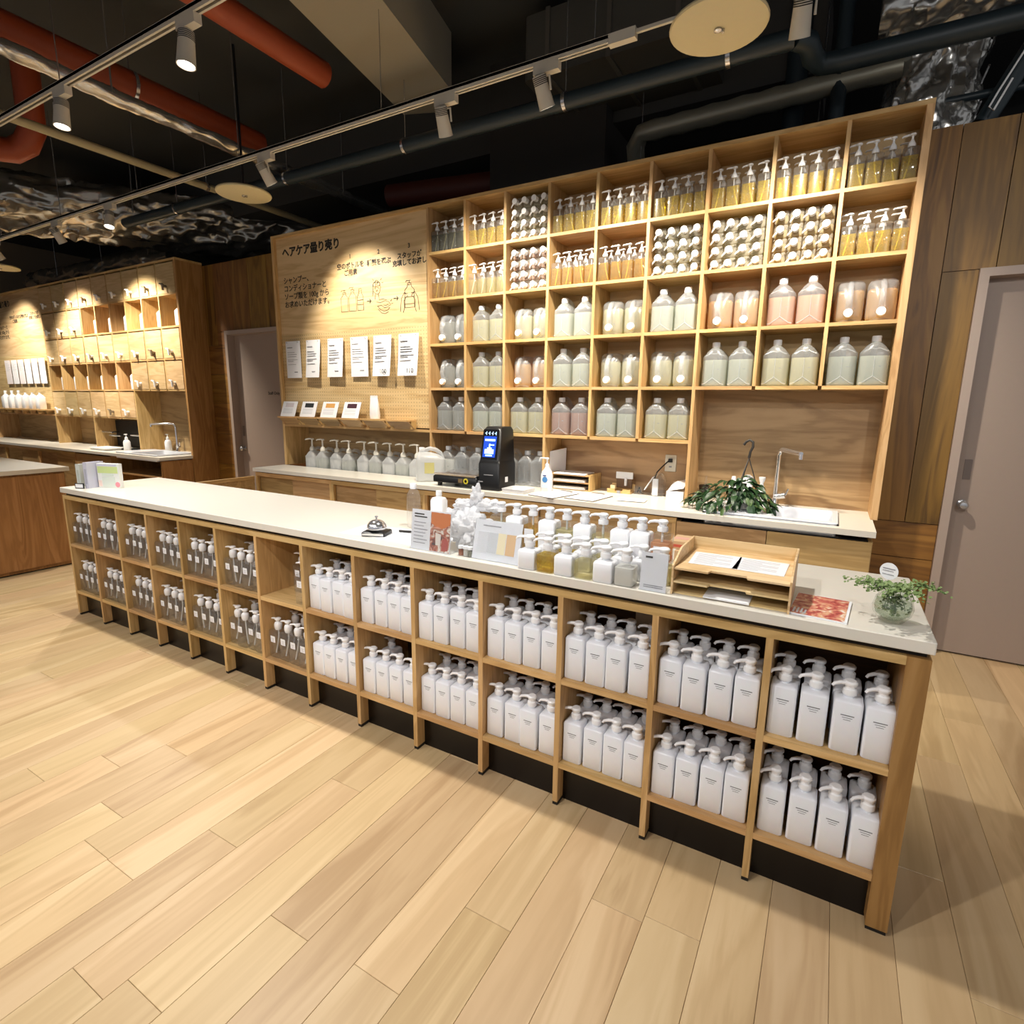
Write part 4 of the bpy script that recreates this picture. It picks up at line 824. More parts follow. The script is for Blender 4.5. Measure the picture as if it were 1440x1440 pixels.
# potted hanging plant lying by the sink
leafM = plain('leaf_green', srgb(36,66,36), .4); leafL = plain('leaf_light', srgb(78,104,56), .45)
def leaf_mesh(L, w, mat, name='leaf'):
    P_ = [(0, 0, 0), (w*.45, L*.22, .10*L), (w*.5, L*.45, .13*L), (w*.3, L*.75, .05*L), (0, L, -.12*L), (-w*.3, L*.75, .05*L), (-w*.5, L*.45, .13*L), (-w*.45, L*.22, .10*L), (0, L*.25, .04*L), (0, L*.5, .06*L), (0, L*.75, 0)]
    F_ = [(0,1,8), (1,2,9,8), (2,3,10,9), (3,4,10), (0,8,7), (8,9,6,7), (9,10,5,6), (10,4,5)]
    return MB().add(P_, F_).mesh(name, mat, 60)
pl = thing('trailing_plant', 'dark green trailing plant with hanging hook on the sink edge', 'plant', (4.05, 2.0, ZW+.014))
MB().lathe([(.06, ZW+.014), (.075, ZW+.02), (.09, ZW+.11), (.094, ZW+.115), (.086, ZW+.112), (.07, ZW+.03)], 18, (4.07, 2.02), cap1=False).build('pot', plain('pot_white', srgb(222,220,214), .4), pl, 40)
MB().lathe([(.084, ZW+.1), (.02, ZW+.105)], 14, (4.07, 2.02)).build('soil', plain('soil', srgb(40,30,22), .9), pl)
hk = [(4.075, 2.05, ZW+.33), (4.08, 2.05, ZW+.37), (4.092, 2.05, ZW+.40), (4.09, 2.05, ZW+.43), (4.07, 2.05, ZW+.442), (4.05, 2.05, ZW+.43), (4.038, 2.05, ZW+.41)]
MB().tube(hk, .008, 8).build('hook', plain('hook_dark', srgb(52,48,44), .5), pl, 60)
for a in (0, 2.1, 4.2): MB().tube([(4.075, 2.05, ZW+.33), (4.07+.085*math.cos(a), 2.02+.085*math.sin(a), ZW+.11)], .0035, 5).build('hanger', plain('hook_dark', srgb(52,48,44), .5), pl)
LF = [leaf_mesh(.085, .036, leafM), leaf_mesh(.07, .03, leafM), leaf_mesh(.075, .026, leafL)]
rp = random.Random(5)
for i in range(215):
    a = rp.uniform(0, 2*math.pi) if i < 140 else rp.uniform(math.pi*1.05, math.pi*1.95); q = rp.random()**.6
    r = q*.27 if math.cos(a) < 0 else q*.17
    x = 4.05+r*math.cos(a)*1.15; y = 2.0+(.55 if i < 140 else .75)*r*math.sin(a)-.02; z = ZW+.03+(.185*(1-q**1.6))*rp.uniform(.55 if i < 140 else .1, 1)+.012
    o = link('leaf', LF[0 if i % 3 == 0 else (1 if i % 3 == 1 else (2 if q > .6 else 0))], pl, Vector((x, y, z))-Vector(pl.location)); o.rotation_euler = (rp.uniform(-.9, .2)-.3*q, rp.uniform(-.5, .5), a-math.pi/2+rp.uniform(-.8, .8)); s = rp.uniform(.75, 1.2); o.scale = (s, s, s)
for i in range(9):
    a = math.pi*(.75+.08*i); p0 = Vector((4.07, 2.02, ZW+.11)); e = p0+Vector((math.cos(a)*.26, math.sin(a)*.12, -.07))
    MB().tube([p0, p0.lerp(e, .5)+Vector((0, 0, .06)), e], .002, 4).build('stem', leafL, pl)
# ================================================================ on the front counter
ZC = .9165
Y = lambda m: m.xf(Matrix.Translation((0, 0, ZC)))
SQ = {}
SBODY = sq_body(.068, .073, .014, .006)
def tester(kind):
    if kind == 'white': return [('body', MB_copy(SBODY, 'body', plain('tester_white', srgb(238,239,243), .3)))]
    return [('body', MB_copy(SBODY, 'body', clearP)), ('liquid', SL[kind])]
_mc = {}
def MB_copy(mb, name, mat):
    k = (id(mb), mat.name)
    if k not in _mc:
        m = MB(); m.v = list(mb.v); m.f = list(mb.f); _mc[k] = m.mesh(name, mat, 40)
    return _mc[k]
SL = {c: MB().rr([(.002, .029, .029, .005), (.005, .031, .031, .006), (.062, .031, .031, .006)], 3).mesh('liquid', LQ[c], 40) for c in ('yellow', 'pale', 'straw', 'milk')}
TBODY = sq_body(.07, .15, .014, .007)
TL = {c: MB().rr([(.003, .031, .031, .006), (.006, .032, .032, .007), (.12, .032, .032, .007)], 3).mesh('liquid', LQ[c], 40) for c in ('yellow', 'amber', 'pale', 'straw', 'peach')}
CW = {'white': 'white', 'yellow': 'yellow', 'pale': 'pale yellow', 'milk': 'milky', 'straw': 'straw-coloured', 'amber': 'amber', 'peach': 'peach'}
FR = ['white', 'yellow', 'white', 'pale', 'white', 'milk']
for i, c in enumerate(FR):
    inst('tester_bottle', '%s cube tester bottle, %s in the front row on counter' % (CW[c], along(6, i)), 'bottle', 'tester bottles on the counter', (3.597+i*.0733, .030, ZC), tester(c)+[('pump', PUMPLOW, (0, 0, .082), (0, 0, .3+rb.uniform(-.1, .1)))])
MR = ['white', 'yellow', 'white', 'pale', 'white', 'white', 'straw']
for i, c in enumerate(MR):
    parts = tester(c)
    if c != 'white': parts.append(('label', MB_copy(MB().box((-.017, -.0352, .02), (.017, -.0345, .06)), 'label', paper)))
    inst('tester_bottle', '%s tester bottle, %s in the middle row on counter' % (CW[c], along(7, i)), 'bottle', 'tester bottles on the counter', (3.635+i*.072, .112, ZC), parts+[('riser', MB_copy(MB().box((-.03, -.03, -.0), (.03, .03, .0005)), 'riser', acry)), ('pump', PUMPLOW, (0, 0, .082), (0, 0, .3))])
RR = ['pale', 'white', 'amber', 'white', 'straw', 'white', 'pale', 'white', 'white', 'peach']
for i, c in enumerate(RR):
    parts = [('body', MB_copy(TBODY, 'body', clearP if c != 'white' else plain('tester_white', srgb(238,239,243), .3)))]
    if c != 'white': parts += [('liquid', TL[c]), ('dip_tube', CTUBE[i % 4], (0, 0, .004))]
    parts.append(('label', MB_copy(MB().box((-.02, -.0362, .05), (.02, -.0355, .11)), 'label', paper)))
    inst('tester_bottle', '%s tall tester bottle, %s in the back row on counter' % (CW[c], along(10, i)), 'bottle', 'tester bottles on the counter', (3.372+i*.0735, .20, ZC), parts+[('pump', PUMPLOW, (0, 0, .159), (0, 0, .2))])
# QR-less notice card in acrylic stand
def stand(name, label, x0, x1, y, h, lean, base, sheetmat=paper):
    t = thing(name, label, 'sign', ((x0+x1)/2, y, ZC))
    M = Matrix.Translation((0, y, ZC)) @ Matrix.Rotation(-lean, 4, 'X')
    MB().box((x0, 0, .001), (x1, .003, h)).xf(M).build('sheet', sheetmat, t)
    MB().box((x0-.003, -.002, .0), (x1+.003, -.0005, h+.003)).xf(M).build('acrylic_front', acry, t)
    MB().box((x0-.003, y, ZC), (x1+.003, y+base, ZC+.003)).build('acrylic_foot', acry, t)
    return t, M
t, M = stand('notice_stand', 'small white notice card in front of the testers beside letter tray', 4.02, 4.105, .0, .125, .12, .05)
MB().box((4.032, -.001, .108), (4.055, 0, .114)).xf(M).build('heading', ink, t)
m = MB(); [m.box((4.032, -.001, z), (4.095, 0, z+.0025)) for z in (.018, .012)]; m.xf(M).build('print', inkgrey, t)
t, M = stand('chart_stand', 'clear acrylic stand with beige and tan chart on counter', 3.345, 3.552, .02, .155, .25, .07)
for x0, x1, c in ((3.36, 3.41, (226,228,232)), (3.413, 3.45, (214,218,222)), (3.453, 3.487, (238,226,190)), (3.49, 3.53, (222,184,138))): MB().box((x0, -.001, .03), (x1, 0, .11)).xf(M).build('chart_column', plain('chart_%d' % c[2], srgb(*c), .6), t)
MB().box((3.38, -.001, .132), (3.46, 0, .136)).xf(M).build('heading', inkgrey, t)
m = MB()
for k in range(14): m.box((3.362, -.0014, .034+k*.0055), (3.448, -.001, .0353+k*.0055))
m.xf(M).build('print', inkfaint, t)
# photo leaflet stand
t, M = stand('photo_stand', 'standing leaflet with warm brown photo next to the bell', 3.047, 3.245, .01, .165, .12, .06)
# painted picture: flat print in shapes
ph, nt, b = nmat('photo_print'); N = nt.nodes; tc = N.new('ShaderNodeTexCoord'); nz = N.new('ShaderNodeTexNoise'); nz.inputs['Scale'].default_value = 34; nz.inputs['Detail'].default_value = 2; nz.inputs['Distortion'].default_value = 1.2
cr = N.new('ShaderNodeValToRGB'); e = cr.color_ramp.elements; e[0].position = .32; e[0].color = srgb(84,70,68); e[1].position = .66; e[1].color = srgb(226,218,210)
for p_, c_ in ((.42, srgb(150,86,70)), (.5, srgb(186,120,98)), (.58, srgb(196,176,160))): q = e.new(p_); q.color = c_
nt.links.new(tc.outputs['Object'], nz.inputs['Vector']); nt.links.new(nz.outputs['Fac'], cr.inputs[0]); nt.links.new(cr.outputs[0], b.inputs['Base Color']); b.inputs['Roughness'].default_value = .35
pic = MB().box((3.145, -.001, .004), (3.243, 0, .162)).xf(M).build('photo', ph, t)
def arc(x0, x1, z0, z1, dz, n=10): return [(x0+(x1-x0)*i/n, z0+dz*math.sin(math.pi*i/n)) for i in range(n+1)]+[(x1, z1), (x0, z1)]
for poly, c in ((arc(3.147, 3.242, .118, .161, -.02), (206,118,58)), (arc(3.205, 3.242, .142, .161, -.006), (64,44,40)), (arc(3.15, 3.21, .092, .098, .012), (214,150,122)), ([(3.205, .01), (3.236, .012), (3.238, .05), (3.222, .066), (3.206, .052)], (176,84,74)), ([(3.175, .03), (3.198, .03), (3.2, .075), (3.172, .08)], (222,214,206))):
    MB().prism(poly, .0012, .0016+c[2]*1e-6).xf(Matrix.Rotation(math.pi/2, 4, 'X')).xf(M).build('photo_detail', plain('photo_%d_%d' % (c[0], c[1]), srgb(*c), .5), pic)
m = MB()
for k in range(7): m.box((3.06, -.001, .028+k*.014), (3.06+(.06, .07, .05)[k % 3], 0, .031+k*.014))
m.xf(M).build('print', inkgrey, t)
MB().box((3.06, -.001, .145), (3.11, 0, .15)).box((3.06, -.001, .134), (3.125, 0, .139)).xf(M).build('heading', ink, t)
# tiny vials
for i, (x, c) in enumerate(((3.288, 'rose'), (3.312, 'milk'), (3.333, 'grey'))):
    t = thing('sample_vial', 'tiny sample vial in front of white bag, %s' % ('leftmost', 'middle', 'rightmost')[i], 'vial', (x, .03, ZC), 0, 'sample vials')
    Y(MB().lathe([(.011, 0), (.011, .03)], 12, (x, .03))).build('glass', clearP, t, 40); Y(MB().lathe([(.0095, .002), (.0095, .024)], 12, (x, .03))).build('content', LQ[c], t, 40); Y(MB().lathe([(.0115, .03), (.0115, .04)], 12, (x, .03))).build('cap', white, t, 40)
# crumpled white plastic bag
t = thing('plastic_bag', 'crumpled white plastic bag with knotted ears behind the vials', 'bag', (3.24, .17, ZC))
def blob(c, r, n=22, amp=.25, fr=14):
    rings = []
    for i in range(n+1):
        ph = math.pi*i/n; ring = []
        for j in range(n):
            a = 2*math.pi*j/n; d = Vector((math.sin(ph)*math.cos(a), math.sin(ph)*math.sin(a), -math.cos(ph)))
            k = 1+amp*noise.noise(Vector((d.x*r[0], d.y*r[1], d.z*r[2]))*fr*1.7+Vector(c)*9)-amp*.6*abs(noise.noise(d*4.1+Vector(c)))
            p = Vector(c)+Vector((d.x*r[0], d.y*r[1], d.z*r[2]))*k; p.z = max(p.z, ZC+.0005); ring.append(p)
        rings.append(ring)
    return MB().loft(rings)
bagM = clear('bag_film', (.98,.98,.99,1), .88, .4, (.93,.94,.97,1), .2)
blob((3.26, .15, ZC+.075), (.10, .08, .085), 44, .5, 22).build('bag_body', bagM, t, 25)
for c, r in (((3.195, .19, ZC+.165), (.05, .035, .03)), ((3.25, .2, ZC+.205), (.03, .028, .055)), ((3.31, .2, ZC+.175), (.06, .035, .028)), ((3.14, .17, ZC+.11), (.035, .03, .045))): blob(c, r, 30, .55, 26).build('bag_ear', bagM, t, 25)
# bell, sheets
t = thing('desk_bell', 'chrome desk bell on black base', 'bell', (2.76, .12, ZC))
Mb = Matrix.Translation((2.765, .112, ZC+.003)) @ Matrix.Rotation(.35, 4, 'Z')
MB().rr([(0, .055, .048, .006), (.014, .055, .048, .006), (.018, .05, .044, .006)]).xf(Mb).build('base', black, t, 40)
MB().box((-.05, -.0485, .003), (.05, -.0478, .013)).xf(Mb).build('front_trim', chrome, t)
MB().lathe([(.014, .018), (.014, .028), (.045, .028), (.046, .032), (.042, .045), (.032, .058), (.018, .066), (.006, .069)], 24).xf(Mb).build('dome', chrome, t, 50)
MB().lathe([(.004, .066), (.004, .078), (.008, .08), (.007, .085)], 10).xf(Mb).build('button', chrome, t, 50)
for i, (x, y, w, h, a) in enumerate(((2.72, .16, .135, .10, .12), (2.97, .15, .15, .105, -.05))):
    t = thing('price_sheet', ['printed sheet under the desk bell', 'printed sheet between bell and photo leaflet'][i], 'paper', (x, y, ZC), a)
    link('sheet', MB().box((-w, -h, 0), (w, h, .0012+i*.0006)).mesh('sheet', paper), t)
    m = MB()
    for k in range(9): m.box((-w*.9, -h*.8+k*h*.18, .0013+i*.0006), (w*(.1 if k % 3 else .7), -h*.8+k*h*.18+.004, .0018+i*.0006))
    link('print', m.mesh('print', inkfaint), t)
t = thing('pen', 'dark pen lying by the bell', 'pen', (2.86, .215, ZC)); MB().tube([(2.82, .20, ZC+.008), (2.90, .225, ZC+.008)], .005, 8).build('barrel', ink, t); MB().tube([(2.90, .225, ZC+.008), (2.91, .228, ZC+.008)], [.004, .001], 8).build('tip', plain('pen_red', srgb(130,50,40), .4), t)
# two sample bottles
t = thing('pet_bottle', 'clear plastic bottle with white screw cap on the counter', 'bottle', (2.80, .33, ZC))
Y(MB().lathe([(.026, 0), (.032, .004), (.033, .02), (.033, .14), (.031, .158), (.022, .178), (.0135, .188), (.0125, .194)], 22, (2.80, .33))).build('body', clearP, t, 45)
Y(MB().lathe([(.0155, .188), (.016, .19), (.016, .212), (.0145, .214)], 18, (2.80, .33))).build('cap', white, t, 40)
t = thing('plastic_bottle', 'plain white bottle with narrow neck on the counter', 'bottle', (2.93, .36, ZC))
Y(MB().rr([(0, .033, .026, .012, 2.93, .36), (.005, .036, .028, .014, 2.93, .36), (.138, .036, .028, .014, 2.93, .36), (.152, .03, .024, .014, 2.93, .36), (.157, .014, .014, .0135, 2.93, .36), (.165, .013, .013, .0125, 2.93, .36)], 4)).build('body', whiteM, t, 40)
Y(MB().lathe([(.0145, .164), (.015, .166), (.0145, .185), (.012, .187)], 14, (2.93, .36))).build('cap', white, t, 40)
# wooden letter tray
t = thing('letter_tray', 'three-tier light wooden letter tray at the counter front', 'tray', (4.29, .22, ZC))
tx0, tx1, ty0, ty1 = 4.118, 4.462, .015, .30
ltM = wood('birch', [srgb(206,172,118), srgb(226,196,144), srgb(236,210,164)], 'X', 1.2)
for k, z in enumerate((.0, .038, .082)):
    if k == 0: continue
    poly = [(tx0+.006, ty1), (tx0+.006, ty0), (tx0+.11, ty0), (tx0+.115, ty0+.02), (tx1-.125, ty0+.02), (tx1-.12, ty0), (tx1-.006, ty0), (tx1-.006, ty1)]
    Y(MB().prism(poly, z, z+.006)).build('shelf', ltM, t)
for x in (tx0, tx1-.006): Y(MB().prism([(ty0-.004, 0), (ty1+.006, 0), (ty1+.006, .132), (ty0+.10, .132), (ty0-.004, .095)], x, x+.006).xf(Matrix(((0,0,1,0),(1,0,0,0),(0,1,0,0),(0,0,0,1)))).xf(Matrix.Translation((0, 0, 0)))).build('side', ltM, t)
Y(MB().box((tx0+.006, ty1, 0), (tx1-.006, ty1+.006, .132))).build('back', ltM, t)
Y(MB().box((tx0+.006, ty0+.01, .0), (tx1-.006, ty1, .004))).build('bottom', ltM, t)
Y(MB().box((tx0+.1, ty0-.0, .0045), (tx1-.11, ty1-.03, .009))).build('papers', paper, t)
for x, a in ((tx0+.105, .05), (tx1-.10, -.03)):
    t2 = thing('form_sheet', 'printed form in the top of counter letter tray, %s one' % ('left' if a > 0 else 'right'), 'paper', (x, .165, ZC+.0885), a, 'forms in the letter tray')
    link('sheet', MB().box((-.075, -.075, 0), (.075, .085, .0015)).mesh('sheet', paper), t2)
    m = MB()
    for k in range(9): m.box((-.062, -.06+k*.015, .0016), (.05 if k % 3 else .0, -.06+k*.015+.004, .0021))
    link('print', m.mesh('print', inkfaint), t2)
# boxes behind testers
for i, (x, y, z, w, h) in enumerate(((4.12, .43, 0, .16, .05), (4.09, .455, .052, .15, .03))):
    t = thing('carton', ['kraft carton with red print behind the testers', 'thin kraft carton lying on top of the red-printed carton'][i], 'box', (x, y, ZC+z))
    Y(MB().box((x-w/2, y-.06, z), (x+w/2, y+.06, z+h))).build('carton_body', plain('kraft', srgb(214,180,138), .7), t)
    Y(MB().box((x-w/2+.01, y-.061, z+h*.25), (x+w/2-.02, y-.06, z+h*.6))).build('print', plain('print_red', srgb(206,92,70), .6), t)
    Y(MB().box((x-w/2+.005, y-.02, z+h), (x+w/2-.005, y+.02, z+h+.0006))).build('tape', plain('tape_pink', srgb(222,168,150), .5), t)
# magazine
t = thing('magazine', 'magazine with red and orange cover beside the letter tray', 'magazine', (4.54, .12, ZC), -.08)
link('pages', MB().box((-.075, -.105, 0), (.075, .105, .005)).mesh('pages', paper), t)
mg, nt, b = nmat('magazine_cover'); N = nt.nodes; tc = N.new('ShaderNodeTexCoord'); nz = N.new('ShaderNodeTexNoise'); nz.inputs['Scale'].default_value = 26; nz.inputs['Detail'].default_value = 3; nz.inputs['Distortion'].default_value = 1.5
cr = N.new('ShaderNodeValToRGB'); e = cr.color_ramp.elements; e[0].position = .3; e[0].color = srgb(116,50,50); e[1].position = .68; e[1].color = srgb(238,230,226)
for p_, c_ in ((.40, srgb(186,76,72)), (.49, srgb(208,126,110)), (.57, srgb(226,176,132))): q = e.new(p_); q.color = c_
nt.links.new(tc.outputs['Object'], nz.inputs['Vector']); nt.links.new(nz.outputs['Fac'], cr.inputs[0]); nt.links.new(cr.outputs[0], b.inputs['Base Color']); b.inputs['Roughness'].default_value = .3
cv = link('cover', MB().box((-.073, -.104, .005), (.068, .1, .0058)).mesh('cover', mg), t)
link('masthead', MB().box((-.065, -.095, .0058), (-.06, -.05, .0062)).box((-.055, -.095, .0058), (-.05, -.05, .0062)).box((-.045, -.095, .0058), (-.04, -.05, .0062)).box((-.035, -.095, .0058), (-.03, -.06, .0062)).mesh('masthead', paper), cv)
# round glass vase with small-leaved creeper
t = thing('glass_vase_plant', 'round glass vase with small-leaved creeper on the counter corner', 'plant', (4.715, .105, ZC))
vx, vy = 4.715, .105
Y(MB().lathe([(.018, 0), (.03, .004), (.046, .025), (.05, .045), (.044, .07), (.03, .088), (.026, .096), (.028, .1), (.024, .096), (.028, .086), (.041, .069), (.046, .045), (.042, .026), (.02, .008)], 24, (vx, vy), cap1=False)).build('vase', glassM, t, 50)
Y(MB().lathe([(.02, .009), (.041, .027), (.045, .045), (.042, .06)], 20, (vx, vy))).build('water', clear('water', (.9,.94,.88,1), .12, .5, (.7,.78,.6,1)), t, 50)
Y(MB().lathe([(.024, 0), (.024, .0012)], 26).xf(Matrix.Rotation(math.pi/2, 4, 'X')).xf(Matrix.Rotation(-.5, 4, 'Z')).xf(Matrix.Translation((vx-.02, vy+.01, .142)))).build('round_tag', paper, t)
Y(MB().tube([(vx-.02, vy+.012, .12), (vx-.012, vy+.01, .06)], .002, 5)).build('tag_stick', acry, t)
Y(MB().box((-.016, -.0018, .018), (.016, -.0012, .021)).box((-.016, -.0018, .012), (.012, -.0012, .014)).box((-.016, -.0018, .002), (.014, -.0012, .004)).xf(Matrix.Rotation(-.5, 4, 'Z')).xf(Matrix.Translation((vx-.02, vy+.01, .130)))).build('print', inkgrey, t)
fo = MB(); rv = random.Random(3); stems = MB()
def sprig(p, d, L, n):
    pts = [p]
    for k in range(n): d = (d+Vector((rv.uniform(-.25, .25), rv.uniform(-.25, .25), -.14))).normalized(); pts.append(pts[-1]+d*L/n)
    pts = [Vector((q.x, q.y, max(q.z, .004))) for q in pts]; stems.tube(pts, .0011, 4)
    for q in pts[1:]:
        for _ in range(5):
            o = q+Vector((rv.uniform(-.011, .011), rv.uniform(-.011, .011), rv.uniform(-.007, .011))); o.z = max(o.z, .004); r = rv.uniform(.0035, .0065)
            nrm = Vector((rv.uniform(-.6, .6), rv.uniform(-.9, .3), 1)).normalized(); a = nrm.orthogonal().normalized(); b2 = nrm.cross(a)
            fo.add([o+r*(math.cos(w)*a+math.sin(w)*b2*.8)+nrm*(.0015 if i_ % 3 else 0) for i_, w in enumerate([2*math.pi*k/6 for k in range(6)])], [(0,1,2,3,4,5)])
for k in range(20):
    a = rv.uniform(-2.9, 2.9)
    a = rv.choice((math.pi, math.pi, 2.7, 3.5, 0, .3, -.3, -1.5, -1.2, -2.0, 1.4)) + rv.uniform(-.3, .3)
    sprig(Vector((vx, vy, .098)), Vector((math.cos(a), math.sin(a), .5)), rv.uniform(.06, .125), 6)
for k in range(7):
    a = rv.uniform(0, 6.28); sprig(Vector((vx+.015*math.cos(a), vy+.015*math.sin(a), .09)), Vector((.3*math.cos(a), .3*math.sin(a), -1)), .06, 4)
tag(Y(fo).build('foliage', plain('leaf_creeper', srgb(118,140,84), .5), t), kind='stuff'); Y(stems).build('stems', leafL, t)
# books and binders at the left end of the counter
bk = [(.045, .125, .03, .155, (206,212,208), 'pale grey-green folder at the left end of the counter', .35), (.115, .145, .045, .16, (222,206,188), 'cream folder between others at the left end of counter', .35), (.17, .12, .03, .175, (204,204,222), 'lilac booklet behind the illustrated booklet', .3)]
for i, (x, y, th, h, c, lab, a) in enumerate(bk):
    t = thing('folder', lab, 'folder', (x, y, ZC), a, 'folders at the counter end')
    link('cover', MB().box((0, -.06, 0), (.003, .06, h)).box((th-.003, -.06, 0), (th, .06, h)).box((0, -.063, 0), (th, -.06, h)).mesh('cover', plain('folder_%d' % i, srgb(*c), .5)), t)
    link('pages', MB().box((.003, -.06, .002), (th-.003, .055, h-.004)).mesh('pages', paper), t)
    link('spine_strip', MB().box((th*.25, -.0636, .03), (th*.75, -.063, h*.75)).mesh('spine_strip', plain('spine_%d' % i, srgb(c[0]-26, c[1]-24, c[2]-26), .6)), t)
t = thing('booklet', 'booklet with green and pink illustrated cover facing the aisle', 'booklet', (.29, .16, ZC), .35)
link('block', MB().box((-.085, 0, 0), (.085, .028, .165)).mesh('block', plain('booklet_white', srgb(232,234,232), .5)), t)
for a, b, c in (((-.08, .1), (.075, .145), (206,222,150)), ((-.07, .125), (-.02, .143), (178,204,96)), ((-.05, .08), (.04, .1), (214,224,214)), ((-.03, .085), (-.018, .095), (90,100,96)), ((.0, .082), (.012, .092), (110,124,140)), ((-.083, .01), (-.055, .05), (238,214,206)), ((-.05, .005), (.05, .075), (218,226,218)), ((-.08, .148), (.07, .16), (206,206,226))):
    link('cover_art', MB().box((a[0], -.001-c[0]*1e-6, a[1]), (b[0], 0, b[1])).mesh('cover_art', plain('art_%d_%d' % (c[0], c[2]), srgb(*c), .5)), t)
link('cover_art', MB().lathe([(.018, 0), (.018, .0015)], 18).xf(Matrix.Rotation(math.pi/2, 4, 'X')).xf(Matrix.Translation((.066, 0, .024))).mesh('cover_art', plain('art_pink', srgb(238,150,164), .5)), t)
t = thing('price_tag', 'small black-framed price tag before the folders', 'sign', (.165, .035, ZC), .3)
link('frame', MB().box((-.036, 0, 0), (.036, .006, .036)).mesh('frame', black), t); link('tag', MB().box((-.030, -.0008, .006), (.030, 0, .030)).mesh('tag', paper), t)
# small dark things seen inside one counter bay
t = thing('stored_box', 'cardboard box with dark bag deep inside an upper counter bay', 'box', (3.98, .3, .70)); MB().box((3.93, .285, ZM), (4.06, .343, .795)).build('carton_body', plain('kraft_pale', srgb(200,178,150), .7), t); MB().box((3.93, .284, .74), (4.06, .285, .77)).build('print', plain('print_brown', srgb(150,100,72), .7), t); blob((4.02, .265, .77), (.035, .018, .035), 12).build('dark_bag', black, t)
# ================================================================ far left shelf unit contents
LXB, LPB = -5.45, .3745
spig = MB().tube([(0, 0, .0), (0, -.04, 0)], .015, 10).tube([(0, -.04, .018), (0, -.04, -.045)], [.016, .011], 10).tube([(-.06, -.038, .03), (0, -.04, .018)], [.010, .013], 7)
SPIG = {c: MB_copy(spig, 'spigot', m_) for c, m_ in (('w', pumpW), ('d', plain('spigot_grey', srgb(126,112,92), .5)))}
lrow = {0: 'bbbbbbbbb', 1: 'bbboooooo', 2: 'bbbbbbbbb', 3: 'oooooobbb', 4: 'bbbbbb'}
lfront = MB().box((0, 0, 0), (LPB-.0206-.012, .015, .322)).mesh('front', wood('oak_box', [srgb(186,154,108), srgb(202,172,126), srgb(212,184,140)], 'X', .8))
lbody = MB().box((.004, .015, 0), (LPB-.0206-.016, .25, .31)).mesh('carcass', oakBack)
LBOT = MB().rr([(0, .055, .045, .012), (.006, .058, .048, .014), (.17, .058, .048, .014), (.2, .035, .03, .02), (.215, .018, .018, .0175), (.24, .017, .017, .0165)], 3)
LB_M = MB_copy(LBOT, 'body', white); LBC = MB().lathe([(.0195, .236), (.0195, .268), (.012, .272)], 14).mesh('cap', white, 40)
for r, row in lrow.items():
    z = RZ_[r+1]
    for c, k in enumerate(row):
        x = LXB+c*LPB+.0103+.006
        if k == 'b':
            inst('dispenser_box', 'wooden dispenser box with tap, %s row, %s column, far left unit' % (ORD[r], ORD[c]), 'box', 'dispenser boxes in the far left unit', (x, YU-.004, z), [('front', lfront), ('carcass', lbody), ('spigot', SPIG['d' if (r, c) in ((0, 3), (0, 7), (2, 7), (0, 8), (4, 4)) else 'w'], (.175, 0, .07))])
        else:
            inst('white_bottle', 'tall white bottle, %s row, %s column, far left unit' % (ORD[r], ORD[c]), 'bottle', 'white bottles in the far left unit', (x+.26, YU+.09, z), [('body', LB_M), ('cap', LBC)])
for i in range(6):
    t = thing('hanging_card', 'white hanging card on the far left panel, %s from right' % ORD[i], 'card', (-5.66-.235*i, 2.12, 1.73), 0, 'hanging cards on far left panel')
    link('sheet', MB().box((-.10, 0, 0), (.10, .002, .36)).mesh('sheet', plain('card_pink', srgb(240,232,234), .6) if i % 2 else paper), t); m = MB()
    for k in range(7): m.box((-.08, -.0006, .2+k*.018), (.02+.05*(k % 2), 0, .204+k*.018))
    link('print', m.mesh('print', inkfaint), t); link('peg', MB().tube([(0, 0, .34), (0, .03, .335)], .004, 6).mesh('peg', chrome), t)
    inst('white_bottle', 'white bottle on the ledge of far left panel, %s from right' % ORD[i], 'bottle', 'white bottles on the far left ledge', (-5.70-.24*i, 2.06, 1.357), [('body', LB_M), ('cap', LBC)] if i > 2 else [('body', LB_M)])
led = thing('display_ledge', 'wooden display ledge on the far left panel', 'ledge', (-6.5, 2.08, 1.283)); MB().box((-7.55, 2.0, 1.338), (-5.49, 2.149, 1.356)).build('ledge_top', oakX, led)
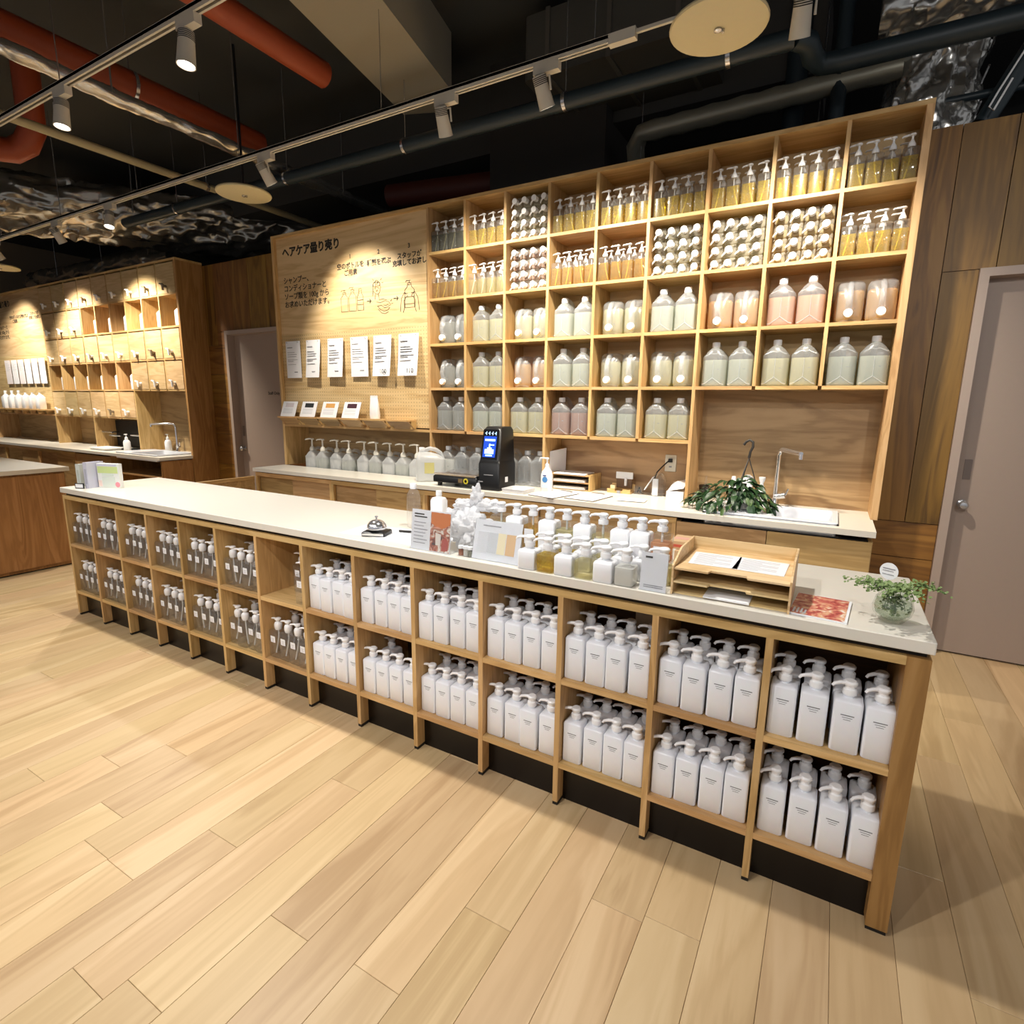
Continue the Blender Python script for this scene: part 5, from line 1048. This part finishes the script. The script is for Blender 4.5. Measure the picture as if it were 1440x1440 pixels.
for i in range(8): MB().box((-7.5+i*.27, 2.07, 1.284), (-7.48+i*.27, 2.149, 1.338)).build('bracket', oakZ, led)
for k, x, z in (('title', -7.3, 2.885), ('sub', -7.3, 2.64), ('n1', -6.42, 2.775), ('k1', -6.42, 2.695), ('k2', -6.1, 2.690), ('k3', -5.75, 2.710)): put_text(k, x, 2.1492, z, lx)
sink('white sink at the far left worktop', -3.19, 1.805, -2.255, 2.265, -2.9)
faucet('chrome faucet at the far left sink', -2.74, 2.33, -3.10, 2.22, .35)
def soap(label, x, y, z, h=.2):
    inst('soap_bottle', label, 'bottle', 'soap pump bottles', (x, y, z), [('body', MB_copy(SOAP, 'body', whiteM)), ('pump', PUMPTEE, (0, 0, .15))])
SOAP = MB().lathe([(.036, 0), (.04, .005), (.04, .11), (.03, .135), (.014, .145), (.014, .155)], 18)
soap('white soap pump bottle left of the far left sink', -3.28, 2.0, ZW); soap('low white soap dispenser beside the far left faucet', -2.95, 2.33, ZW)
t = thing('black_rack', 'black rack with steel rods in the far left niche', 'rack', (-4.1, 2.3, ZW)); X(MB().box((-4.28, 2.36, 0), (-3.5, 2.40, .36))).build('rack_back', rubber, t)
for i, (x, z) in enumerate(((-4.2, .2), (-4.0, .16), (-3.45, .18))): X(MB().tube([(x, 2.36, z), (x+.03, 2.2, z)], .01, 8).tube([(x-.12, 2.2, z), (x+.16, 2.2, z)], .01, 8)).build('rod', steel, t)
t = thing('white_tray', 'shallow pale tray on the far left worktop', 'tray', (-3.7, 1.95, ZW)); X(MB().rr([(0, .2, .1, .03, -3.7, 1.95), (.03, .23, .12, .03, -3.7, 1.95), (.03, .22, .11, .03, -3.7, 1.95), (.008, .19, .09, .03, -3.7, 1.95)])).build('tray_body', plain('tray_pale', srgb(220,220,220), .35), t)
t = thing('dark_tray', 'thin black mat on the far left worktop', 'mat', (-3.45, 2.1, ZW)); X(MB().rr([(0, .14, .09, .02, -3.40, 2.12), (.012, .145, .095, .02, -3.40, 2.12)])).build('mat', black, t); X(MB().box((-3.5, 2.05, .012), (-3.3, 2.06, .018))).build('rim', black, t)
